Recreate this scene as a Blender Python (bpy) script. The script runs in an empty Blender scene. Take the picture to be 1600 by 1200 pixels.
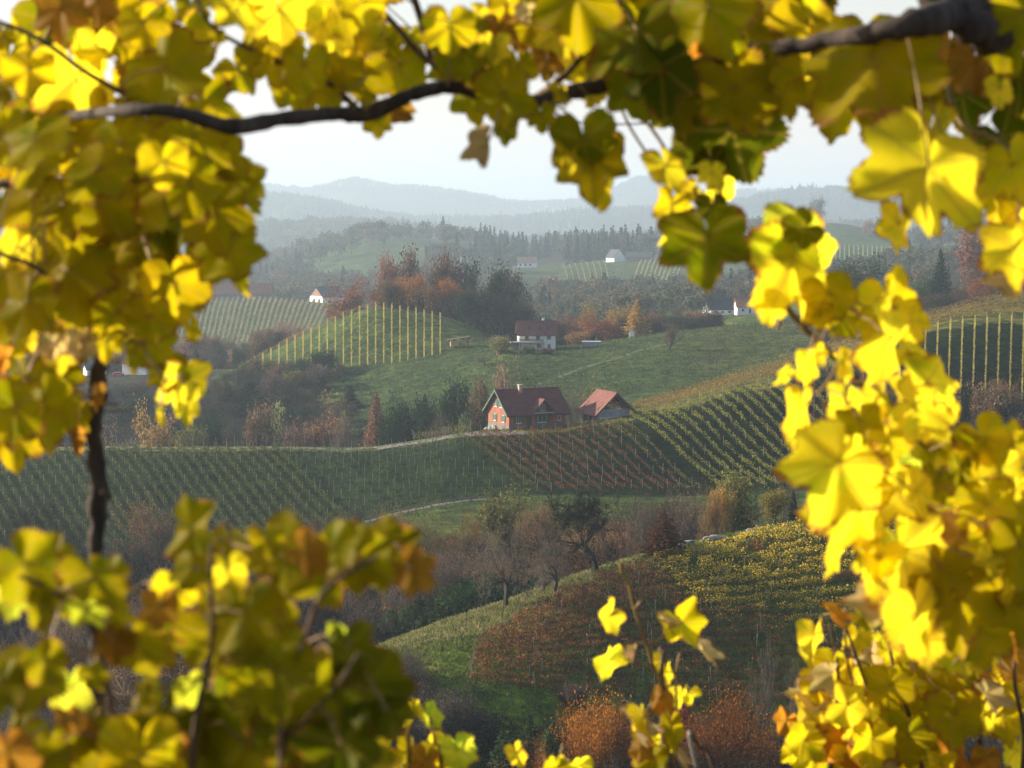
import bpy, math, random
import numpy as np
from mathutils import Vector, Matrix, Euler

sc = bpy.context.scene
COL = sc.collection
R = math.radians
F = 3111.0            # focal length of the 70 mm lens in photograph pixels
HZ = 330.0            # row of the horizon in the photograph

# ------------------------------------------------------------------ camera
cam_d = bpy.data.cameras.new('camera')
cam = bpy.data.objects.new('camera', cam_d)
COL.objects.link(cam)
cam.location = (0, 0, 0)
cam.rotation_euler = (R(90), 0, 0)
cam_d.lens = 70.0
cam_d.sensor_width = 36.0
cam_d.shift_y = -(600.0 - HZ) / 1600.0
cam_d.clip_start = 0.05
cam_d.clip_end = 40000
cam_d.dof.use_dof = True
cam_d.dof.focus_distance = 320.0
cam_d.dof.aperture_fstop = 9.5
sc.camera = cam

# ------------------------------------------------------------------ light
SUN_AZ = 71.0      # degrees to the left of the view direction
SUN_EL = 20.0
S = Vector((-math.sin(R(SUN_AZ)) * math.cos(R(SUN_EL)), math.cos(R(SUN_AZ)) * math.cos(R(SUN_EL)), math.sin(R(SUN_EL))))
sun_d = bpy.data.lights.new('sun', 'SUN')
sun_d.energy = 4.8
sun_d.angle = R(0.6)
sun_d.color = (1.0, 0.88, 0.70)
sun = bpy.data.objects.new('sun', sun_d)
COL.objects.link(sun)
sun.rotation_euler = S.to_track_quat('Z', 'Y').to_euler()

w = bpy.data.worlds.new('World')
sc.world = w
w.use_nodes = True
nt = w.node_tree
nt.nodes.clear()
sky = nt.nodes.new('ShaderNodeTexSky')
sky.sky_type = 'NISHITA'
sky.sun_disc = False
sky.sun_elevation = R(SUN_EL)
sky.sun_rotation = R(-SUN_AZ)
sky.air_density = 1.0
sky.dust_density = 2.0
sky.ozone_density = 1.0
bgn = nt.nodes.new('ShaderNodeBackground')
bgn.inputs['Strength'].default_value = 0.085
wo = nt.nodes.new('ShaderNodeOutputWorld')
# milky autumn air: the sky whitens towards the horizon all the way round
gco = nt.nodes.new('ShaderNodeTexCoord'); gsp = nt.nodes.new('ShaderNodeSeparateXYZ'); gmr = nt.nodes.new('ShaderNodeMapRange'); gmx = nt.nodes.new('ShaderNodeMix')
gmx.data_type = 'RGBA'; gmr.interpolation_type = 'SMOOTHSTEP'
nt.links.new(gco.outputs['Generated'], gsp.inputs[0]); nt.links.new(gsp.outputs[2], gmr.inputs[0])
gmr.inputs[1].default_value = 0.0; gmr.inputs[2].default_value = 0.22; gmr.inputs[3].default_value = 0.85; gmr.inputs[4].default_value = 0.0
nt.links.new(gmr.outputs[0], gmx.inputs[0]); nt.links.new(sky.outputs[0], gmx.inputs[6]); gmx.inputs[7].default_value = (6.0, 5.3, 4.75, 1)
nt.links.new(gmx.outputs[2], bgn.inputs[0])
nt.links.new(bgn.outputs[0], wo.inputs[0])

sc.view_settings.view_transform = 'Standard'
sc.view_settings.look = 'None'
sc.view_settings.gamma = 1.0
sc.view_settings.use_curve_mapping = False
sc.view_settings.exposure = 1.22

sc.render.engine = 'CYCLES'
cy = sc.cycles
cy.use_denoising = True
cy.max_bounces = 6
cy.diffuse_bounces = 2
cy.glossy_bounces = 1
cy.transmission_bounces = 4
cy.transparent_max_bounces = 4
cy.volume_bounces = 0
cy.use_adaptive_sampling = True
cy.adaptive_threshold = 0.015
cy.sample_clamp_indirect = 4
cy.caustics_reflective = False
cy.caustics_refractive = False

# ------------------------------------------------------------------ naming
def tag(o, label=None, cat=None, group=None, kind=None):
    if label: o['label'] = label
    if cat: o['category'] = cat
    if group: o['group'] = group
    if kind: o['kind'] = kind
    return o

ORD = ('first second third fourth fifth sixth seventh eighth ninth tenth eleventh twelfth thirteenth fourteenth fifteenth sixteenth seventeenth eighteenth nineteenth '
       'twentieth').split()
ORD += ['twenty-'+o for o in ORD[:9]]+['thirtieth']+['thirty-'+o for o in ORD[:9]]+['fortieth']+['forty-'+o for o in ORD[:9]]
COUNT = {}
def nth(label):
    if '{n}' not in label: return label
    k = COUNT.get(label, 0); COUNT[label] = k+1
    return label.replace('{n}', ORD[min(k, len(ORD)-1)])

def empty(name, loc=(0, 0, 0), rz=0.0, parent=None):
    o = bpy.data.objects.new(name, None)
    o.empty_display_size = 0.2
    COL.objects.link(o)
    o.location = loc
    o.rotation_euler = (0, 0, rz)
    if parent: o.parent = parent
    return o

def link(name, me, parent=None, loc=None, rz=None, scale=None, color=None):
    o = bpy.data.objects.new(name, me)
    COL.objects.link(o)
    if parent: o.parent = parent
    if loc is not None: o.location = loc
    if rz is not None: o.rotation_euler = (0, 0, rz)
    if scale is not None: o.scale = scale if hasattr(scale, '__len__') else (scale,) * 3
    if color is not None: o.color = (color[0], color[1], color[2], 1.0)
    return o

# ------------------------------------------------------------------ mesh building
def np_mesh(name, verts, faces, mat=None, cols=None, uv=None, smooth=False):
    """faces: (n,4) or (n,3) int array"""
    verts = np.asarray(verts, dtype=np.float32)
    faces = np.asarray(faces, dtype=np.int32)
    me = bpy.data.meshes.new(name)
    k = faces.shape[1]
    me.vertices.add(len(verts))
    me.vertices.foreach_set('co', verts.ravel())
    me.loops.add(faces.size)
    me.loops.foreach_set('vertex_index', faces.ravel())
    me.polygons.add(len(faces))
    me.polygons.foreach_set('loop_start', np.arange(0, faces.size, k, dtype=np.int32))
    me.polygons.foreach_set('loop_total', np.full(len(faces), k, dtype=np.int32))
    if smooth:
        me.polygons.foreach_set('use_smooth', np.ones(len(faces), dtype=bool))
    me.update(calc_edges=True)
    if cols is not None:
        a = me.color_attributes.new('Col', 'FLOAT_COLOR', 'POINT')
        c = np.ones((len(verts), 4), dtype=np.float32)
        c[:, :3] = cols
        a.data.foreach_set('color', c.ravel())
    if uv is not None:
        l = me.uv_layers.new(name='UVMap')
        l.data.foreach_set('uv', np.asarray(uv, dtype=np.float32)[faces.ravel()].ravel())
    if mat is not None:
        for m in (mat if isinstance(mat, (list, tuple)) else [mat]):
            me.materials.append(m)
    return me

class MB:
    """collects polygons into one mesh"""
    def __init__(self):
        self.v = []; self.f = []; self.m = []
    def poly(self, pts, m=0):
        i = len(self.v); self.v += [tuple(p) for p in pts]
        self.f.append(tuple(range(i, i + len(pts)))); self.m.append(m)
        return self
    def box(self, x0, x1, y0, y1, z0, z1, m=0):
        c = [(x0,y0,z0),(x1,y0,z0),(x1,y1,z0),(x0,y1,z0),(x0,y0,z1),(x1,y0,z1),(x1,y1,z1),(x0,y1,z1)]
        i = len(self.v); self.v += c
        for q in ((0,3,2,1),(4,5,6,7),(0,1,5,4),(1,2,6,5),(2,3,7,6),(3,0,4,7)):
            self.f.append(tuple(i + k for k in q)); self.m.append(m)
        return self
    def prism(self, poly, d, m=0):
        """poly = list of 3d points, extruded by vector d"""
        n = len(poly); i = len(self.v); d = Vector(d)
        a = [Vector(p) for p in poly]
        self.v += [tuple(p) for p in a] + [tuple(p + d) for p in a]
        self.f.append(tuple(range(i, i + n))); self.m.append(m)
        self.f.append(tuple(reversed(range(i + n, i + 2 * n)))); self.m.append(m)
        for k in range(n):
            self.f.append((i + k, i + (k + 1) % n, i + n + (k + 1) % n, i + n + k)); self.m.append(m)
        return self
    def beam(self, p, q, w=0.1, h=None, m=0):
        p, q = Vector(p), Vector(q); h = h or w
        d = (q - p).normalized()
        up = Vector((0, 0, 1)) if abs(d.z) < 0.95 else Vector((0, 1, 0))
        a = d.cross(up).normalized(); b = a.cross(d).normalized()
        pts = [p + a*w/2*s + b*h/2*t for s, t in ((-1,-1),(1,-1),(1,1),(-1,1))]
        return self.prism(pts, q - p, m)
    def tube(self, pts, rad, n=6, m=0, cap=True):
        pts = [Vector(p) for p in pts]; i0 = len(self.v)
        for k, p in enumerate(pts):
            d = (pts[min(k+1, len(pts)-1)] - pts[max(k-1, 0)]).normalized()
            up = Vector((0, 0, 1)) if abs(d.z) < 0.9 else Vector((0, 1, 0))
            a = d.cross(up).normalized(); b = a.cross(d)
            r = rad[k] if hasattr(rad, '__len__') else rad
            for j in range(n):
                t = 2*math.pi*j/n
                self.v.append(tuple(p + a*(math.cos(t)*r) + b*(math.sin(t)*r)))
        for k in range(len(pts)-1):
            for j in range(n):
                a0 = i0+k*n+j; a1 = i0+k*n+(j+1)%n
                self.f.append((a0, a1, a1+n, a0+n)); self.m.append(m)
        if cap:
            self.f.append(tuple(range(i0+n-1, i0-1, -1))); self.m.append(m)
            e = i0+(len(pts)-1)*n
            self.f.append(tuple(range(e, e+n))); self.m.append(m)
        return self
    def mesh(self, name, mats, smooth=False):
        me = bpy.data.meshes.new(name)
        me.from_pydata(self.v, [], self.f)
        for m in (mats if isinstance(mats, (list, tuple)) else [mats]): me.materials.append(m)
        me.polygons.foreach_set('material_index', self.m)
        if smooth: me.polygons.foreach_set('use_smooth', [True]*len(self.f))
        me.update()
        return me
    def obj(self, name, mats, parent=None, smooth=False, **k):
        return link(name, self.mesh(name, mats, smooth), parent, **k)

# ------------------------------------------------------------------ materials
def newmat(name):
    m = bpy.data.materials.new(name); m.use_nodes = True
    n = m.node_tree; n.nodes.clear()
    out = n.nodes.new('ShaderNodeOutputMaterial')
    return m, n, out

def N(n, typ, **k):
    x = n.nodes.new(typ)
    for a, b in k.items(): setattr(x, a, b)
    return x

def rgb(*c): return (c[0], c[1], c[2], 1.0)

def mulcol(n, a, b, fac=1.0):
    x = N(n, 'ShaderNodeMix', data_type='RGBA', blend_type='MULTIPLY')
    x.inputs[0].default_value = fac
    n.links.new(a, x.inputs[6])
    if hasattr(b, 'default_value') or hasattr(b, 'is_output'): n.links.new(b, x.inputs[7])
    else: x.inputs[7].default_value = b
    return x.outputs[2]

def noise_ramp(n, scale, lo, hi, detail=4.0, coord=None, p0=0.35, p1=0.65, rough=0.55):
    t = N(n, 'ShaderNodeTexNoise'); t.inputs['Scale'].default_value = scale
    t.inputs['Detail'].default_value = detail; t.inputs['Roughness'].default_value = rough
    if coord is not None: n.links.new(coord, t.inputs['Vector'])
    r = N(n, 'ShaderNodeValToRGB')
    r.color_ramp.elements[0].position = p0; r.color_ramp.elements[1].position = p1
    r.color_ramp.elements[0].color = rgb(*lo); r.color_ramp.elements[1].color = rgb(*hi)
    n.links.new(t.outputs[0], r.inputs[0])
    return r.outputs[0], t.outputs[0]

def simple(name, color, rough=0.8, scale=3.0, var=0.25, bump=0.0, metal=0.0):
    m, n, out = newmat(name)
    b = N(n, 'ShaderNodeBsdfPrincipled')
    tc = N(n, 'ShaderNodeTexCoord')
    c = color
    lo = tuple(x*(1-var) for x in c); hi = tuple(min(1, x*(1+var)) for x in c)
    co, h = noise_ramp(n, scale, lo, hi, coord=tc.outputs['Object'])
    n.links.new(co, b.inputs['Base Color'])
    b.inputs['Roughness'].default_value = rough; b.inputs['Metallic'].default_value = metal
    if bump:
        bp = N(n, 'ShaderNodeBump'); bp.inputs['Strength'].default_value = bump
        n.links.new(h, bp.inputs['Height']); n.links.new(bp.outputs[0], b.inputs['Normal'])
    n.links.new(b.outputs[0], out.inputs[0])
    return m

def courses(name, c1, c2, mortar, sx, sz, rough=0.85, ms=0.02, vec='Object', rot=None):
    """brick or roof tile courses, flat print on surfaces too far to tell apart"""
    m, n, out = newmat(name)
    b = N(n, 'ShaderNodeBsdfPrincipled'); tc = N(n, 'ShaderNodeTexCoord')
    sp = N(n, 'ShaderNodeSeparateXYZ'); n.links.new(tc.outputs['Object'], sp.inputs[0])
    ad = N(n, 'ShaderNodeMath', operation='ADD'); n.links.new(sp.outputs[0], ad.inputs[0]); n.links.new(sp.outputs[1], ad.inputs[1])
    cm = N(n, 'ShaderNodeCombineXYZ'); n.links.new(ad.outputs[0], cm.inputs[0]); n.links.new(sp.outputs[2], cm.inputs[1])
    br = N(n, 'ShaderNodeTexBrick'); br.inputs['Scale'].default_value = 1.0
    br.inputs['Brick Width'].default_value = sx; br.inputs['Row Height'].default_value = sz
    br.inputs['Mortar Size'].default_value = ms
    br.inputs['Color1'].default_value = rgb(*c1); br.inputs['Color2'].default_value = rgb(*c2); br.inputs['Mortar'].default_value = rgb(*mortar)
    n.links.new(cm.outputs[0], br.inputs['Vector'])
    co, h = noise_ramp(n, 0.9, (0.75,)*3, (1.15,)*3, coord=tc.outputs['Object'])
    n.links.new(mulcol(n, br.outputs[0], co), b.inputs['Base Color'])
    b.inputs['Roughness'].default_value = rough
    bp = N(n, 'ShaderNodeBump'); bp.inputs['Strength'].default_value = 0.5; bp.inputs['Distance'].default_value = 0.05
    n.links.new(br.outputs['Fac'], bp.inputs['Height']); bp.invert = True
    n.links.new(bp.outputs[0], b.inputs['Normal'])
    n.links.new(b.outputs[0], out.inputs[0])
    return m

def foliage_mat(name, trans=0.35, use_col=True, ramp=None):
    m, n, out = newmat(name)
    oi = N(n, 'ShaderNodeObjectInfo')
    if ramp:
        r = N(n, 'ShaderNodeValToRGB'); r.color_ramp.interpolation = 'CONSTANT'
        el = r.color_ramp.elements
        el[0].position = 0; el[0].color = rgb(*ramp[0])
        for i, c in enumerate(ramp[1:]):
            e = el[1] if i == 0 else el.new(0.5)
            e.position = (i+1)/len(ramp); e.color = rgb(*c)
        n.links.new(oi.outputs['Random'], r.inputs[0]); c = r.outputs[0]
    else:
        c = oi.outputs['Color']
    if use_col:
        a = N(n, 'ShaderNodeAttribute', attribute_name='Col')
        c = mulcol(n, c, a.outputs['Color'])
    d = N(n, 'ShaderNodeBsdfDiffuse'); t = N(n, 'ShaderNodeBsdfTranslucent'); mx = N(n, 'ShaderNodeMixShader')
    n.links.new(c, d.inputs[0]); n.links.new(c, t.inputs[0]); mx.inputs[0].default_value = trans
    n.links.new(d.outputs[0], mx.inputs[1]); n.links.new(t.outputs[0], mx.inputs[2]); n.links.new(mx.outputs[0], out.inputs[0])
    return m

def bark_mat(name, color):
    m, n, out = newmat(name)
    b = N(n, 'ShaderNodeBsdfPrincipled'); tc = N(n, 'ShaderNodeTexCoord')
    mp = N(n, 'ShaderNodeMapping'); mp.inputs['Scale'].default_value = (1, 1, 0.25); n.links.new(tc.outputs['Object'], mp.inputs[0])
    co, h = noise_ramp(n, 60.0, tuple(x*0.45 for x in color), tuple(x*1.5 for x in color), coord=mp.outputs[0])
    n.links.new(co, b.inputs['Base Color']); b.inputs['Roughness'].default_value = 0.95
    bp = N(n, 'ShaderNodeBump'); bp.inputs['Strength'].default_value = 0.8; bp.inputs['Distance'].default_value = 0.004
    n.links.new(h, bp.inputs['Height']); n.links.new(bp.outputs[0], b.inputs['Normal'])
    n.links.new(b.outputs[0], out.inputs[0])
    return m

M_fol = foliage_mat('foliage')
M_wood = simple('bark', (0.040, 0.033, 0.028), 0.95, 4.0, 0.4)
M_twig = foliage_mat('twigs', 0.0)
M_post = simple('weathered_post', (0.36, 0.33, 0.28), 0.9, 6.0, 0.3)
M_metalpost = simple('grey_stake', (0.42, 0.43, 0.42), 0.6, 6.0, 0.25)

# ------------------------------------------------------------------ terrain
PX = np.arange(-700, 2301, 4).astype(float)
_k = np.exp(-0.5*(np.arange(-12, 13)/4.0)**2); _k /= _k.sum()
def tab(v, smooth=True):
    if isinstance(v, np.ndarray): return v
    if np.isscalar(v): t = np.full(len(PX), float(v))
    else:
        p = sorted(v); t = np.interp(PX, [a for a, b in p], [b for a, b in p])
    if smooth:
        t = np.convolve(np.pad(t, 12, mode='edge'), _k, 'valid')
    return t
def zpy(Y, py): return -(py - HZ) / F * Y

def MY(Y):
    """the far country is drawn out: beyond 800 m distances (and sizes) grow"""
    Y = np.asarray(Y, float); return np.where(Y > 800, 800+(Y-800)*2.8, Y)
def UY(Y):
    Y = np.asarray(Y, float); return np.where(Y > 800, 800+(Y-800)/2.8, Y)
def FS(Y): return float(MY(Y)/Y)
KY, KZ = [], []
def knot(Y, py=None, z=None):
    Y = Y if isinstance(Y, np.ndarray) else tab(Y)
    if py is None: z = (z if isinstance(z, np.ndarray) else tab(z))*MY(Y)/np.where(np.abs(Y) < 1, 1, Y) if Y.min() > 800 else z
    Y = MY(Y)
    Z = zpy(Y, tab(py)) if py is not None else (z if isinstance(z, np.ndarray) else tab(z))
    KY.append(Y); KZ.append(Z)
    return Y, Z

knot(-40, z=-1.5)
knot(0.0, z=-1.65)
for _y, _z in ((20, -8.4), (50, -18.4), (90, -31.4), (130, -44.0), (165, -54.8)): knot(_y, z=_z)
knot([(0,188),(500,190),(1600,188)], z=[(0,-64),(500,-61),(800,-58),(1600,-57)])
CB = knot([(0,195),(300,198),(500,203),(590,206),(700,203),(850,203),(1000,207),(1280,210),(1600,214)],
          py=[(0,1330),(300,1190),(500,1100),(590,1048),(700,1065),(850,1092),(1000,1102),(1280,1110),(1600,1100)])
CR = knot([(0,204),(300,208),(500,213),(590,217),(700,223),(800,228),(900,232),(1000,235),(1100,238),(1280,242),(1600,247)],
          py=[(0,1290),(300,1150),(500,1062),(590,1016),(700,973),(800,938),(900,903),(1000,872),(1100,847),(1280,812),(1400,790),(1600,745)])
knot(CR[0]+12, z=CR[1]-5.5)
knot(275, z=[(0,-68),(600,-65),(1100,-59),(1600,-54)])
RDY = tab([(0,318),(180,320),(400,322),(500,325),(620,330),(760,336),(1000,340),(1240,345),(1600,350)])
RDP = tab([(0,905),(180,886),(400,862),(500,838),(620,803),(700,788),(760,781),(900,778),(1000,779),(1130,780),(1240,770),(1600,730)])
knot(RDY-20, py=RDP+48)
RD = knot(RDY-1.2, py=RDP)
knot(RDY+1.2, z=RD[1]+0.05)
BC = knot([(0,385),(400,380),(700,372),(900,372),(1000,376),(1100,384),(1200,392),(1300,402),(1400,412),(1600,425)],
          py=[(-100,703),(0,702),(200,699),(400,700),(560,700),(600,698),(650,691),(700,681),(760,673),(880,668),(940,659),(1000,646),(1050,636),(1100,622),(1160,606),(1240,588),(1300,566),(1340,546),(1400,522),(1500,503),(1600,497)])
GY = BC[0]+26
gold = zpy(GY, tab([(980,642),(1000,634),(1100,604),(1200,574),(1240,561),(1340,521),(1400,506),(1500,480),(1600,458)]))
mixg = np.clip((PX-930)/70, 0, 1)
GD = knot(GY, z=gold*mixg+(BC[1]-6)*(1-mixg))
knot([(900,458),(1000,470),(1240,480),(1600,490)], z=[(0,-68),(700,-66),(900,-64),(1000,-56),(1240,-52),(1600,-42)])
knot(532, z=[(0,-66),(500,-65),(700,-60),(800,-55),(1000,-50),(1200,-47),(1600,-34)])
FC = knot([(0,700),(320,690),(370,660),(500,640),(600,630),(690,625),(850,620),(1000,640),(1230,660),(1400,640),(1600,600)],
          py=[(0,592),(170,586),(320,581),(370,579),(500,575),(600,567),(690,551),(750,545),(850,546),(920,541),(1000,526),(1100,516),(1230,501),(1330,506),(1400,495),(1600,475)])
kt = zpy(FC[0]+45, tab([(350,592),(370,579),(430,546),(500,511),(560,487),(590,479),(640,485),(680,492),(720,503),(760,522),(800,530)], False))
mk = np.clip((PX-340)/30, 0, 1)*np.clip((840-PX)/60, 0, 1)
knot(FC[0]+45, z=kt*mk+(FC[1]-3)*(1-mk))
knot(758, z=[(0,-62),(400,-62),(900,-60),(1000,-52),(1600,-44)])
knot(800, z=[(0,-63),(900,-60),(1000,-45.5),(1200,-41),(1400,-38),(1600,-34)])
L1 = knot(900, py=[(0,560),(280,556),(400,541),(500,521),(600,520),(900,505),(1000,492),(1100,480),(1400,450),(1600,430)])
L2 = knot(990, py=[(0,482),(280,470),(390,466),(510,474),(600,482),(700,474),(800,470),(1000,472),(1060,468),(1200,450),(1400,425),(1600,400)])
knot(1040, z=[(0,-52),(1000,-50),(1200,-44),(1600,-30)])
M1 = knot(1110, py=[(0,470),(700,470),(1000,465),(1060,460),(1150,440),(1250,428),(1400,432),(1600,400)])
M2 = knot(1200, py=[(0,455),(500,450),(700,430),(780,421),(850,421),(930,412),(1000,405),(1060,398),(1150,383),(1200,380),(1300,384),(1400,391),(1600,380)])
NN = knot(1400, py=[(0,440),(400,430),(500,400),(560,375),(640,373),(720,379),(800,402),(900,396),(1100,386),(1200,376),(1240,358),(1290,347),(1330,352),(1360,362),(1430,380),(1600,368)])
knot(1700, z=[(0,-55),(700,-50),(1600,-40)])
knot(2100, py=[(0,372),(300,370),(400,360),(600,358),(700,372),(800,390),(900,385),(1000,380),(1100,372),(1200,362),(1300,360),(1400,365),(1600,350)])
knot(2500, z=-45)
knot(3000, py=[(0,330),(300,322),(400,316),(450,318),(500,326),(560,340),(620,350),(700,354),(800,352),(900,342),(1000,337),(1100,337),(1150,327),(1200,314),(1260,307),(1300,306),(1360,311),(1600,306)])
knot(3500, z=-15)
knot(4300, py=[(0,312),(380,304),(430,295),(470,305),(500,301),(540,288),(570,284),(590,298),(650,299),(700,305),(760,315),(800,325),(850,325),(930,318),(960,306),(980,288),(1010,283),(1050,297),(1100,306),(1180,306),(1300,306),(1600,306)])
knot(5000, z=-5)
knot(6000, z=0)
KY = np.array(KY); KZ = np.array(KZ)
assert (np.diff(KY, axis=0) > 0.5).all(), [(i, PX[np.argmin(r)], r.min()) for i, r in enumerate(np.diff(KY, axis=0)) if r.min() <= .5]
_sec = np.diff(KZ, axis=0)/np.diff(KY, axis=0)
_h = np.diff(KY, axis=0)
KM = np.zeros_like(KZ)
_s0, _s1 = _sec[:-1], _sec[1:]
_same = (_s0*_s1) > 0
_w1 = 2*_h[1:]+_h[:-1]; _w2 = _h[1:]+2*_h[:-1]
with np.errstate(all='ignore'):
    KM[1:-1] = np.where(_same, (_w1+_w2)/(_w1/_s0+_w2/_s1), 0)
KM[0] = _sec[0]; KM[-1] = 0

def atpx(t, px): return np.interp(px, PX, t)

def wob(x, y):
    x = np.asarray(x, float); y = np.asarray(y, float)
    a = np.sin(x*0.21+1.3*np.sin(y*0.13))*np.sin(y*0.17+0.7*np.sin(x*0.11))
    b = np.sin(x*0.71+2.1*np.sin(y*0.53+1))*np.sin(y*0.63+1.7*np.sin(x*0.37))
    c = np.sin(x*0.031+1.1*np.sin(y*0.023))*np.sin(y*0.027+x*0.011)
    fade = np.clip((y-165)/30, 0, 1)
    return fade*(0.16*a+0.07*b*(y < 700)+0.5*c*np.clip((y-450)/500, 0, 1)+3.0*c*np.clip((y-1500)/1500, 0, 1))

def Z(x, Y):
    """height of the ground"""
    x = np.atleast_1d(np.asarray(x, float)); Y = np.atleast_1d(np.asarray(Y, float))
    x, Y = np.broadcast_arrays(x, Y)
    px = np.clip(800+F*x/np.maximum(Y, 60), PX[0], PX[-1])
    ky = np.array([np.interp(px, PX, t) for t in KY])
    kz = np.array([np.interp(px, PX, t) for t in KZ])
    km = np.array([np.interp(px, PX, t) for t in KM])
    i = np.clip((ky <= Y[None]).sum(0)-1, 0, len(KY)-2)
    g = lambda A, j: np.take_along_axis(A, j[None], 0)[0]
    y0, y1, z0, z1, m0, m1 = g(ky, i), g(ky, i+1), g(kz, i), g(kz, i+1), g(km, i), g(km, i+1)
    h = y1-y0; t = np.clip((Y-y0)/h, 0, 1)
    z = (2*t**3-3*t**2+1)*z0+(t**3-2*t**2+t)*h*m0+(-2*t**3+3*t**2)*z1+(t**3-t**2)*h*m1
    return z+wob(x, Y)

def X(px, Y): return (px-800.0)/F*Y
def zz(x, Y): return float(Z(x, Y)[0])
def gp(px, Y):
    """ground point seen in column px at depth Y"""
    x = X(px, Y); return Vector((x, Y, zz(x, Y)))
def hit(px, py, Y0, Y1, n=500):
    """first ground point met by the sight line between two depths"""
    Ys = MY(np.linspace(Y0, Y1, n)); zs = Z(X(px, Ys), Ys); d = zs-zpy(Ys, py)
    k = np.argmax(d >= 0) if (d >= 0).any() else int(np.argmax(d))
    return Vector((X(px, Ys[k]), Ys[k], zs[k]))

def zone_colour(px, Y):
    Y = UY(Y); c = np.empty(px.shape+(3,)); c[:] = (0.026, 0.023, 0.015)          # woodland floor
    def put(mask, col): c[mask] = col
    A = lambda t: atpx(t, px)
    cb, cr, rd, bc, gy, fc = A(CB[0]), A(CR[0]), A(RDY), A(BC[0]), A(GY), A(FC[0])
    put((Y > cb-6) & (Y < cr+5), (0.13, 0.15, 0.028))
    t = (Y-cb)/(cr-cb)
    put((t > 0.62+0.25*np.clip((px-700)/500, 0, 1)) & (Y < cr+5) & (px < 1130), (0.26, 0.225, 0.095))
    put((Y < cb+9) & (Y > cb-6) & (px > 690) & (px < 1020), (0.13, 0.22, 0.03))
    put((Y > rd-21) & (Y < rd) & (px > 520), (0.050, 0.082, 0.026))
    put((Y > rd-5) & (Y < rd+1) , (0.045, 0.085, 0.028))
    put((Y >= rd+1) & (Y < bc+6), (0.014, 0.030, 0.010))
    put((Y > bc-4) & (Y < bc+6), (0.11, 0.125, 0.045))
    put((Y >= bc+4) & (Y < gy+6) & (px > 940), (0.10, 0.105, 0.035))
    put((Y > 500) & (Y < fc+30) & (px > 530-(Y-560)*0.3), (0.042, 0.075, 0.026))
    put((Y > fc-60) & (Y < fc+60) & (px > 345) & (px < 545), (0.060, 0.10, 0.028))
    put((Y > 560) & (Y < fc+30) & (px > 1080), (0.058, 0.078, 0.030))
    put((Y > fc) & (Y < fc+46) & (px > 345) & (px < 760), (0.050, 0.085, 0.026))
    put((Y > 755) & (Y < 870) & (px > 960), (0.075, 0.115, 0.035))
    put((Y > 885) & (Y < 1010) & (px < 540), (0.045, 0.075, 0.030))
    put((Y > 1100) & (Y < 1260) & (px > 690), (0.045, 0.072, 0.028))
    put((Y > 1120) & (Y < 1420) & (px > 1180), (0.05, 0.09, 0.03))
    put((Y > 1210) & (Y < 1430) & (px > 470) & (px < 800), (0.045, 0.080, 0.030))
    put((Y > 1650), (0.045, 0.05, 0.025))
    c[(Y > 2100) & ((np.sin(px*0.031)+np.sin(Y*0.006+px*.01)) > 1.15)] = (0.09, 0.12, 0.05)
    return c

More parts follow.
